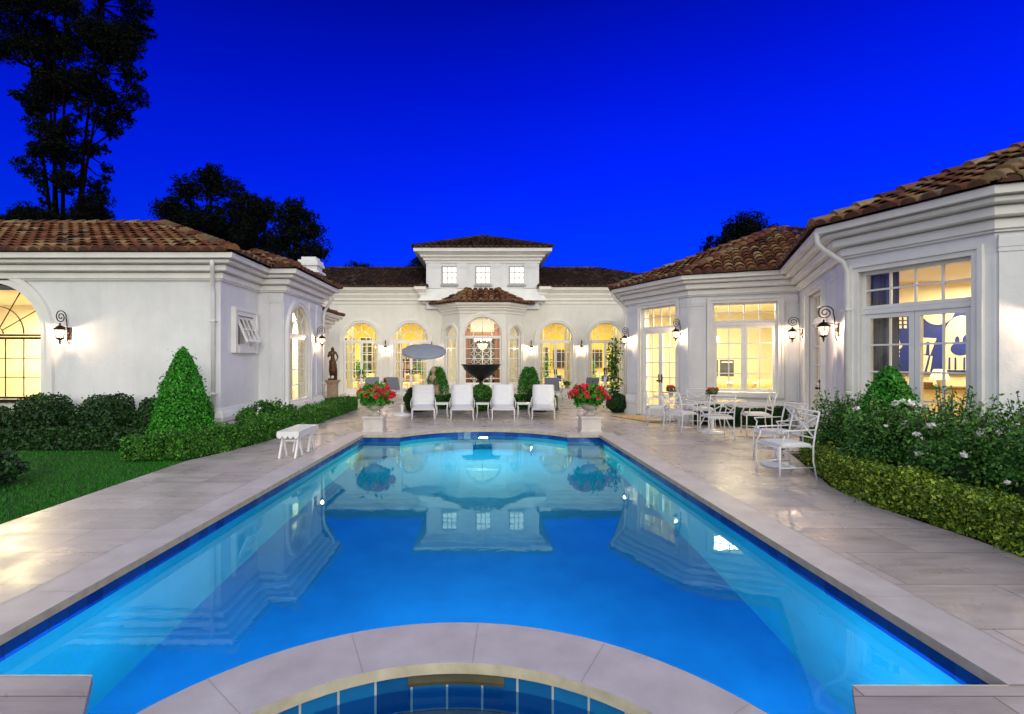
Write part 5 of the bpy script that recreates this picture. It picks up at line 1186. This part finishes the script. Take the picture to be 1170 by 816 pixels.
mb = MB(); disc(.07, 1.92, .028, .7, w=.012); P_([(.03, 1.97), (.12, 1.97), (.12, 1.985), (.03, 1.985)], .012)
disc(.585, 1.93, .024, 1.3, w=.012); P_([(.555, 1.70), (.61, 1.70), (.61, 1.90), (.57, 1.90)], .012)
disc(1.08, 1.82, .15, .85, w=.012); disc(1.16, 1.98, .05, 2.0, w=.0135); disc(1.03, 1.98, .035, 2.2, w=.0135)
for u in (.90, .99, 1.12, 1.22): P_([(u, 1.43), (u+.028, 1.43), (u+.028, 1.66), (u, 1.66)], .0145)
mb.build('blue_shape', 'blue_paint', t, world=True)
t = thing('sideboard', FMr(1.6, .5, .03), 'low cream sideboard under the blue mural', 'sideboard'); mb = MB(); mb.box(-.3, 2.1, .12, .55, .03, 1.08, 0, FMr); mb.build('cabinet', 'sofa', t, world=True); mb = MB(); mb.box(-.34, 2.14, .08, .6, 1.082, 1.12, 0, FMr); mb.build('top', 'wood', t, world=True)
p = FMr(.62, .36, 0); t = thing('table_lamp', (p[0], p[1], 1.12), 'small lit table lamp in front of the blue mural', 'lamp'); mb = MB(); mb.lathe([(.08, 0), (.03, .03), (.05, .12), (.02, .2)], 14, 0, (p[0], p[1], 1.122)); mb.build('base', 'stone', t, world=True); mb = MB(); mb.lathe([(.15, .18), (.09, .36), (.08, .37)], 18, 0, (p[0], p[1], 1.07)); mb.build('shade', 'shade', t, world=True)
for k, (u, m_, l) in enumerate(((.30, 'wood', 'short stack of dark books on the sideboard'), (1.05, 'red_curtain', 'small reddish framed photo on the sideboard'))):
    mb = MB(); mb.box(u, u+.2, .25, .28 if k else .42, 1.121, 1.20 if not k else 1.29, 0, FMr); tag(mb.build('book_stack' if not k else 'photo_frame', m_, world=True), l, 'books' if not k else 'photo frame')
curtain(ue[0]-.14, ue[0]+.36, .35, .05, 3.02, 'grey_curtain', 'sheer dark grey curtain inside the mural room window, lantern side', F=lambda a, b, z: FE(a, -b, z)); curtain(ue[1]-.12, ue[1]+.05, .35, .05, 3.02, 'grey_curtain', 'dark grey curtain inside the mural room window, camera side', F=lambda a, b, z: FE(a, -b, z))
# ================================================================== PLANTING
def box_hedge(path, w, h, n_per_m, size, mat_, label, name='hedge', seed=1, cat='hedge', taper=.03, amp=.035, z0=-.02):
    """clipped hedge along a plan polyline (its centre line)"""
    g = np.random.default_rng(seed); P = [Vector(p) for p in path]; segs = [(a, b) for a, b in zip(P, P[1:])]; mb = MB()
    rows = []
    off = offpts(path, 1.0)
    for p, o in zip(P, off):
        e = Vector(o)-p; k = w/2-.075; rows.append([mb.vert((p.x+e.x*s*k, p.y+e.y*s*k, z)) for s, z in ((-1, z0), (-1, h-.07), (-.8, h-.045), (.8, h-.045), (1, h-.07), (1, z0))])
    for a, b in zip(rows, rows[1:]):
        for j in range(5): mb.face((a[j], b[j], b[j+1], a[j+1]))
    mb.face(rows[0]); mb.face(rows[-1][::-1])
    for si, (a, b) in enumerate(segs):
        Ln = (b-a).length; n = int(n_per_m*Ln); d = (b-a).normalized(); e = Vector((-d.y, d.x)); t = g.random(n)*1.02-.01; per = 2*h+w; q = g.random(n)*per
        side = np.where(q < h, -1, np.where(q > h+w, 1, 0)); x = np.where(side == 0, q-h-w/2, side*w/2.0); z = np.where(side == -1, q, np.where(side == 1, per-q, h))
        wx = a.x+d.x*t*Ln; wy = a.y+d.y*t*Ln
        bump_ = 1+amp/ (w/2)*(np.sin(wx*5.1+wy*3.7+z*9)+np.sin(wx*11.3-wy*9.1+z*5))/1.4
        dep = 1-.12*g.random(n)**2; x = x*np.where(side != 0, bump_*dep*(1-taper*z/h), 1); z = np.where(side == 0, z*(1+amp/h*(np.sin(wx*6.3+wy*4.1)+np.sin(wx*2.1-wy*8.3))/1.4)*(1-.10*g.random(n)**2), z)
        # rounded shoulders
        ed = np.clip((np.abs(x)-(w/2-.07))/.07, 0, 1)*np.clip((z-(h-.07))/.07, 0, 1); z = z-ed*.03; x = x*(1-ed*.06)
        pts = np.stack([wx+e.x*x, wy+e.y*x, z+z0*0+.0], 1); nr = np.stack([e.x*side, e.y*side, (side == 0)*1.0], 1); add_leaves(mb, pts[z > .0], size, 1, seed+si, nr[z > .0], .3)
    # end faces
    for p, d in ((P[0], (P[0]-P[1]).normalized()), (P[-1], (P[-1]-P[-2]).normalized())):
        n = int(n_per_m*w*.6); e = Vector((-d.y, d.x)); x = (g.random(n)-.5)*w; z = g.random(n)*h; o = .01+g.normal(size=n)*.015; add_leaves(mb, np.stack([p.x+e.x*x+d.x*o, p.y+e.y*x+d.y*o, z], 1), size, 1, seed+77, np.tile([d.x, d.y, 0], (n, 1)), .3)
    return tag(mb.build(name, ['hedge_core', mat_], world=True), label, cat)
def smooth(path, k=3):
    P = [Vector(p) for p in path]; o = []
    for i in range(len(P)-1):
        p0 = P[max(0, i-1)]; p1 = P[i]; p2 = P[i+1]; p3 = P[min(len(P)-1, i+2)]
        for j in range(k):
            t = j/k; o.append(tuple(.5*((2*p1)+(p2-p0)*t+(2*p0-5*p1+4*p2-p3)*t*t+(3*p1-p0-3*p2+p3)*t**3)))
    o.append(tuple(P[-1])); return o
# right: curved low hedge along the paving
box_hedge(smooth([(4.70, 2.6), (4.70, 3.6), (4.69, 4.6), (4.60, 5.6), (4.68, 6.3), (4.97, 7.1), (5.32, 7.9), (5.6, 8.5)]), .50, .37, 11000, .022, 'hedge_lit', 'low clipped box hedge curving along the paving under the rose bushes', seed=3)
# left: low hedge along the paving
box_hedge(smooth([(-4.98, 8.35), (-4.72, 9.1), (-4.50, 10.0), (-4.44, 10.8), (-4.36, 12.5), (-4.32, 14.2), (-4.30, 17.0)]), .44, .40, 6500, .026, 'hedge', 'low clipped hedge running past the arched window to the statue', seed=5)
box_hedge([(-5.75, 8.42), (-5.22, 8.44)], .40, .36, 5200, .026, 'hedge', 'short block of clipped hedge at the foot of the tall topiary', seed=6)
box_hedge([(-5.9, 17.0), (-4.3, 17.0)], .5, .36, 4000, .03, 'hedge', 'short clipped hedge crossing below the bronze statue', seed=7)
# behind the loungers, round the fountain
box_hedge(smooth([(-2.35, 16.6), (-1.4, 16.9), (-.5, 17.1)]), .45, .45, 3500, .03, 'hedge', 'low clipped hedge behind the loungers on the umbrella side', seed=9)
box_hedge(smooth([(.5, 17.1), (1.4, 16.9), (2.4, 16.5)]), .45, .45, 3500, .03, 'hedge', 'low clipped hedge behind the loungers on the dining side', seed=10)
# behind the dining set, along the wall
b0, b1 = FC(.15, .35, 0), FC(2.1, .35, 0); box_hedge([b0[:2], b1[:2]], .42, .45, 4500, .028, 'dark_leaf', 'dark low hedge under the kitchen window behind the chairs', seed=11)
def ball(x, y, r, h, label, mat_='hedge', n=6000, size=.028, seed=1, name='ball_shrub', z=0):
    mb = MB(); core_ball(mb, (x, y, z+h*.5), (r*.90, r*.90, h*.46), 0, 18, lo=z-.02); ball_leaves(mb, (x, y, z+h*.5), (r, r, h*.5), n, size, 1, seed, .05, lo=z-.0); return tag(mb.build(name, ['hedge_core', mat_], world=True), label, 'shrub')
ball(.03, 15.9, .42, .86, 'clipped round shrub before the fountain, between the middle loungers', seed=4)
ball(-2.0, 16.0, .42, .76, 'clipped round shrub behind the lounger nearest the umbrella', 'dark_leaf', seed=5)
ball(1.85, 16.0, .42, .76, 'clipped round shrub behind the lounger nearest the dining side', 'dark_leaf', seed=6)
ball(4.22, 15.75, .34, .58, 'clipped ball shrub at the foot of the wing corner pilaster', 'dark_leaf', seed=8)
# climbing vine on the wing corner
g = np.random.default_rng(5); pts = []
t = thing('climbing_vine', (4.15, 16.1, 0), 'thin climbing vine rising beside the wing corner below the lantern', 'vine')
mb = MB()
for k in range(3):
    pp = [(4.20+.08*math.sin(z*2.2+k*2)+.03*k, 16.2+.1*k, z) for z in np.linspace(0, 1.8+.2*k, 12)]; mb.tube(pp, .011, 5)
    for p in pp[2:]:
        for _ in range(22): pts.append((p[0]+g.normal()*.11, p[1]+g.normal()*.08, p[2]+g.normal()*.09))
mb.build('stem', 'bark', t, world=True); mb = MB(); add_leaves(mb, pts, .06, 0, 3); mb.build('foliage', 'hedge', t, world=True)
# ---- topiary cones
def cone(x, y, r, h, label, n, size, mat_, seed, p=1.45, z=0, pw=.62):
    g = np.random.default_rng(seed); prof = lambda s: r*np.clip(1-s**p, 0, 1)**pw*np.clip(.82+s*1.2, 0, 1)
    mb = MB(); mb.lathe([(max(.004, float(prof(i/14))*.90), h*i/14*.97) for i in range(15)], 22, 0, (x, y, z))
    s = g.random(n*2); keep = g.random(n*2) < prof(s)/r+.06; s = s[keep][:n]; m = len(s); a = g.random(m)*2*PI
    rr = prof(s)*(1+.045*(np.sin(a*5+s*14)+np.sin(a*9-s*9)))*(1-.10*g.random(m)**2)
    pts = np.stack([x+rr*np.cos(a), y+rr*np.sin(a), z+.02+h*s], 1); nr = np.stack([np.cos(a), np.sin(a), np.full(m, .35)], 1)
    add_leaves(mb, pts, size, 1, seed+1, nr, .3); return tag(mb.build('topiary_cone', ['hedge_core', mat_], world=True), label, 'topiary')
cone(-5.52, 9.5, .57, 1.83, 'tall pointed clipped topiary on the lawn edge before the white wall', 17000, .028, 'cone_leaf', 21, p=1.25, pw=.72)
cone(5.55, 6.95, .46, 1.50, 'pointed clipped topiary standing in the rose bed under the window', 9000, .030, 'cone_leaf', 22)
# ---- shrubs along the left wall
def shrub(x, y, r, h, label, mat_, n, size, seed, name='shrub', amp=.16, fl=0, cat='shrub', ry=None):
    g = np.random.default_rng(seed); mb = MB(); ry = ry or r
    core_ball(mb, (x, y, h*.48), (r*.80, ry*.80, h*.42), 0, 14, lo=-.02)
    ball_leaves(mb, (x, y, h*.5), (r, ry, h*.5), n, size, 1, seed, amp, lo=0.01, depth=.3)
    if fl:
        for i in range(fl):
            a = g.uniform(0, 2*PI); e = g.uniform(.0, 1.2); c = (x+r*1.0*math.cos(a)*math.cos(e), y+ry*1.0*math.sin(a)*math.cos(e), h*.5+h*.52*math.sin(e)); ball_leaves(mb, c, (.025,)*3, 14, .026, 2, seed+i)
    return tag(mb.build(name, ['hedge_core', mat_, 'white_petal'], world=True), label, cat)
for i, (x, y, r, h) in enumerate(((-10.4, 9.95, .55, .80), (-9.45, 9.95, .42, .70), (-8.45, 9.9, .56, .93), (-7.2, 9.9, .56, .92), (-6.25, 10.0, .38, .90), (-5.75, 9.7, .36, .80))):
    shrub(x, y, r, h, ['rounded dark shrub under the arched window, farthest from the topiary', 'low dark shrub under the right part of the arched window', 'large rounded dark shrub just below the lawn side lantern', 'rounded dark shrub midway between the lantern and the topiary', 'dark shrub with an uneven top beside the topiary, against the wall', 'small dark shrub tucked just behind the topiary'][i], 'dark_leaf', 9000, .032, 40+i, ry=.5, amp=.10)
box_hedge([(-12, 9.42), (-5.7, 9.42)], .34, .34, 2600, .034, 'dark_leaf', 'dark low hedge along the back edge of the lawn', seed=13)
shrub(-6.35, 6.55, .42, .40, 'small dark shrub alone on the near lawn', 'dark_leaf', 2600, .035, 50)
for i, (x, y, r, h) in enumerate(((-5.02, 11.3, .36, .55), (-4.98, 11.95, .40, .62), (-4.62, 12.15, .3, .52))):
    shrub(x, y, r, h, ['low leafy shrub under the open awning window', 'leafy shrub in the corner below the awning window', 'small leafy shrub before the arched window'][i], 'hedge', 2600, .04, 60+i, fl=10 if i else 4)
# ---- rose bushes
def rose(x, y, r, h, label, seed, fl=16, n=4200, tall=12):
    g = np.random.default_rng(seed); t = thing('rose_bush', (x, y, 0), label, 'rose bush', 'rose bushes behind the low hedge')
    mb = MB(); core_ball(mb, (x, y, h*.42), (r*.72, r*.72, h*.34), 0, 14, lo=-.02); ball_leaves(mb, (x, y, h*.5), (r, r, h*.46), int(n*2.6), .0225, 1, seed, .22, lo=0.01, depth=.5)
    stems = MB(); tp = []
    for i in range(tall+10):
        a = g.uniform(0, 2*PI); rr = r*g.uniform(.2, .95); hh = h*g.uniform(.85, 1.18); p = [(x+rr*.4*math.cos(a), y+rr*.4*math.sin(a), h*.3), (x+rr*.8*math.cos(a), y+rr*.8*math.sin(a), hh*.75), (x+rr*1.02*math.cos(a), y+rr*1.02*math.sin(a), hh)]
        stems.tube(p, .005, 4); tp.append(p[-1]); q0, q1 = Vector(p[1]), Vector(p[2]); pts = [tuple(q0.lerp(q1, g.random())+Vector(g.normal(size=3)*.03)) for _ in range(26)]; add_leaves(mb, pts, .026, 1, seed+i, tint=.75)
    mb.build('foliage', ['hedge_core', 'rose_leaf'], t, world=True); stems.build('stem', 'bark', t, world=True)
    fb = MB()
    for i in range(fl):
        if i < 4: c = tp[i]
        else:
            a = g.uniform(0, 2*PI); e = g.uniform(-.1, 1.1); c = (x+r*1.02*math.cos(a)*math.cos(e), y+r*1.02*math.sin(a)*math.cos(e), h*.5+h*.48*math.sin(e))
        s = g.uniform(.014, .028); ball_leaves(fb, c, (s, s, s*.8), 26, s*1.1, 0, seed*50+i)
    fb.build('blossom', 'white_petal', t, world=True)
RB = [(5.42, 7.55, .46, 1.0, 'nearest the armchairs'), (5.15, 6.55, .42, .98, 'in front of the small topiary'), (5.6, 6.1, .5, 1.12, 'under the mural room window'), (5.2, 5.6, .42, .95, 'at the bend of the low hedge'),
      (5.9, 5.35, .55, 1.12, 'beyond the window, near the wall corner'), (5.35, 4.75, .46, .92, 'behind the straight part of the low hedge'), (6.2, 4.55, .6, 1.05, 'by the wall on the camera side'), (5.55, 3.9, .5, .88, 'farthest forward behind the hedge'), (6.9, 5.3, .5, 1.15, 'below the outermost lantern'), (6.5, 3.7, .6, 1.0, 'at the outer end of the bed')]
for i, (x, y, r, h, l) in enumerate(RB): rose(x, y, r, h, 'white rose bush '+l, 100+i, fl=13)
# ---- lawn grass
g = np.random.default_rng(2); n = 70000
X = -4.72-g.random(n)**1.3*6.5; Y = 4.0+g.random(n)*5.4; k = Y > (-(X)/1.0)*.62; X, Y = X[k], Y[k]; n = len(X)
hh = .022+.022*g.random(n); a = g.random(n)*2*PI; dx, dy = np.cos(a)*.004, np.sin(a)*.004; lx, ly = g.normal(size=n)*.012, g.normal(size=n)*.012
V = np.stack([np.stack([X-dx, Y-dy, np.full(n, -.05)], 1), np.stack([X+dx, Y+dy, np.full(n, -.05)], 1), np.stack([X+lx, Y+ly, -.05+hh], 1)], 1).reshape(-1, 3)
mb = MB(); mb.v = list(map(tuple, V.tolist())); mb.t = np.repeat(g.random(n), 3).tolist(); mb.f = [(3*i, 3*i+1, 3*i+2) for i in range(n)]; mb.m = [0]*n; mb.s = [False]*n
tag(mb.build('lawn_grass', 'grass'), kind='stuff')
# ---- trees
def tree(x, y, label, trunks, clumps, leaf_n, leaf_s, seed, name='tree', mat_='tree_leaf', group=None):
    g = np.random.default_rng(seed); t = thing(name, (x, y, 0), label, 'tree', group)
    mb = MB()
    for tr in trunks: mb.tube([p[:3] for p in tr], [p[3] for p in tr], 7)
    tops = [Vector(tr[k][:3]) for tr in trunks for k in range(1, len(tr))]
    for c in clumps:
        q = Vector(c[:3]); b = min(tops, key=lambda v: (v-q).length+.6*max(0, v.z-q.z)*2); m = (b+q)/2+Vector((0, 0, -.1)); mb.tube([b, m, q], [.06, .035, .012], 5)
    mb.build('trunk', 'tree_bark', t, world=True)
    mb = MB(); P = []
    for c in clumps:
        n = int(leaf_n*c[3]**2); d = g.normal(size=(n, 3)); d /= np.linalg.norm(d, axis=1)[:, None]; rr = (g.random(n)**.45)[:, None]
        # leaves gather in twigs
        tw = max(5, n//14); T = g.normal(size=(tw, 3)); T /= np.linalg.norm(T, axis=1)[:, None]; T *= (g.random(tw)**.4)[:, None]*c[3]
        k = g.integers(0, tw, n); P.append(np.array(c[:3])+T[k]*np.array((1, 1, .85))+d*rr*c[3]*.24)
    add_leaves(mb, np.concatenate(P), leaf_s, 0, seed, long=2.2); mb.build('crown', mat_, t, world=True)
g = random.Random(4)
# tall eucalyptus
D = 30.; W = lambda px, py, d=D: ((px-549)/585*d, 1.6+(412-py)/585*d)
bx, _ = W(80, 240); tr = []
for i, (pb, pt, yt) in enumerate(((74, 62, 20), (80, 92, -20), (86, 118, 10), (70, 78, -30), (92, 140, 60), (66, 40, 80))):
    x0, _ = W(pb, 240); x1, z1 = W(pt, yt); yo = g.uniform(-.8, .8); tr.append([(x0, D+yo, -.1, .17), (x0+.05, D+yo, 7, .13), ((x0*.6+x1*.4), D+yo*1.2, 7+(z1-7)*.45, .08), ((x0*.25+x1*.75), D+yo*1.5, 7+(z1-7)*.75, .05), (x1, D+yo*1.8, z1, .03)])
cl = []
lim = [(245, 62, 108), (215, 58, 105), (185, 52, 108), (160, 45, 112), (130, 28, 128), (110, 22, 134), (90, 16, 150), (70, 20, 148), (50, 8, 150), (30, 0, 154), (10, -10, 156), (-15, -20, 160), (-40, -20, 160)]
for (py, a, b) in lim:
    for _ in range(9 if py > 140 else 13 if py > 60 else 16):
        px = g.uniform(a, b) if py < 140 else g.gauss((a+b)/2, (b-a)/3.5); x, z = W(px, py+g.uniform(-14, 14)); cl.append((x, D+g.uniform(-1.8, 1.8), z, g.uniform(.35, .8)*(1.3 if py < 60 else 1)))
for px, py in ((160, 85), (155, 100), (20, 110), (5, 60), (120, 205), (118, 170), (40, 175), (135, 130)): x, z = W(px, py); cl.append((x, D, z, .38))
tree(bx, D, 'very tall slender eucalyptus towering over the lawn side of the roof', tr, cl, 1900, .065, 1, 'eucalyptus_tree')
def leafy(px, ptop, w, d, label, seed, nc=26, base_py=300, ls=.07, ln=1300, prof=None, grp=None):
    g = random.Random(seed); x, zt = W(px, ptop, d); hw = w/585*d/2; cl = []; zb = W(px, base_py, d)[1]
    for i in range(nc):
        s = i/nc; z = zb+(zt-zb)*s; k = hw*math.sin(PI*min(1, .25+.75*s))**.6*(1.05 if s < .9 else .6); cl.append((x+g.uniform(-k, k), d+g.uniform(-k, k)*.6, z+g.uniform(-.3, .0), g.uniform(.55, 1.0)*d/33))
    tr = [[(x, d, -.1, .28), (x+.1, d, zb*.8, .2), (x-.2, d, zb+(zt-zb)*.5, .12), (x, d, zt-.5, .03)], [(x, d, zb*.5, .18), (x+hw*.4, d, zb+(zt-zb)*.35, .1), (x+hw*.6, d, zb+(zt-zb)*.7, .03)], [(x, d, zb*.5, .18), (x-hw*.4, d, zb+(zt-zb)*.35, .1), (x-hw*.6, d, zb+(zt-zb)*.65, .03)]]
    tree(x, d, label, tr, cl, ln, ls, seed, 'tree', group=grp)
leafy(243, 193, 92, 34, 'broad dark tree rising behind the lawn side roof', 2, 46)
leafy(200, 236, 50, 36, 'smaller ragged dark tree between the eucalyptus and the broad tree', 3, 18)
leafy(290, 225, 52, 35, 'dark tree shoulder right of the broad tree, above the roof ridge', 6, 24)
leafy(340, 232, 48, 30, 'round topped dark tree behind the white chimney', 4, 26, 310)
leafy(100, 232, 64, 38, 'low dense dark tree at the foot of the eucalyptus', 5, 30)
leafy(35, 240, 70, 42, 'low dark tree mass beyond the roof at the picture edge', 7, 34, ls=.09)
leafy(-30, 236, 70, 42, 'outermost low dark tree beyond the lawn side roof', 8, 30, ls=.09)
leafy(855, 252, 50, 34, 'small dark treetop showing above the dining wing ridge', 9, 16, 290)
leafy(812, 270, 26, 36, 'thin dark treetop low beside the dining wing roof', 10, 7, 300, ln=600)
leafy(490, 288, 26, 40, 'dark treetop peeping out beside the upper tower storey', 12, 8, 320)
leafy(405, 305, 30, 44, 'dark treetop just above the main roof ridge, lawn side', 13, 8, 330)
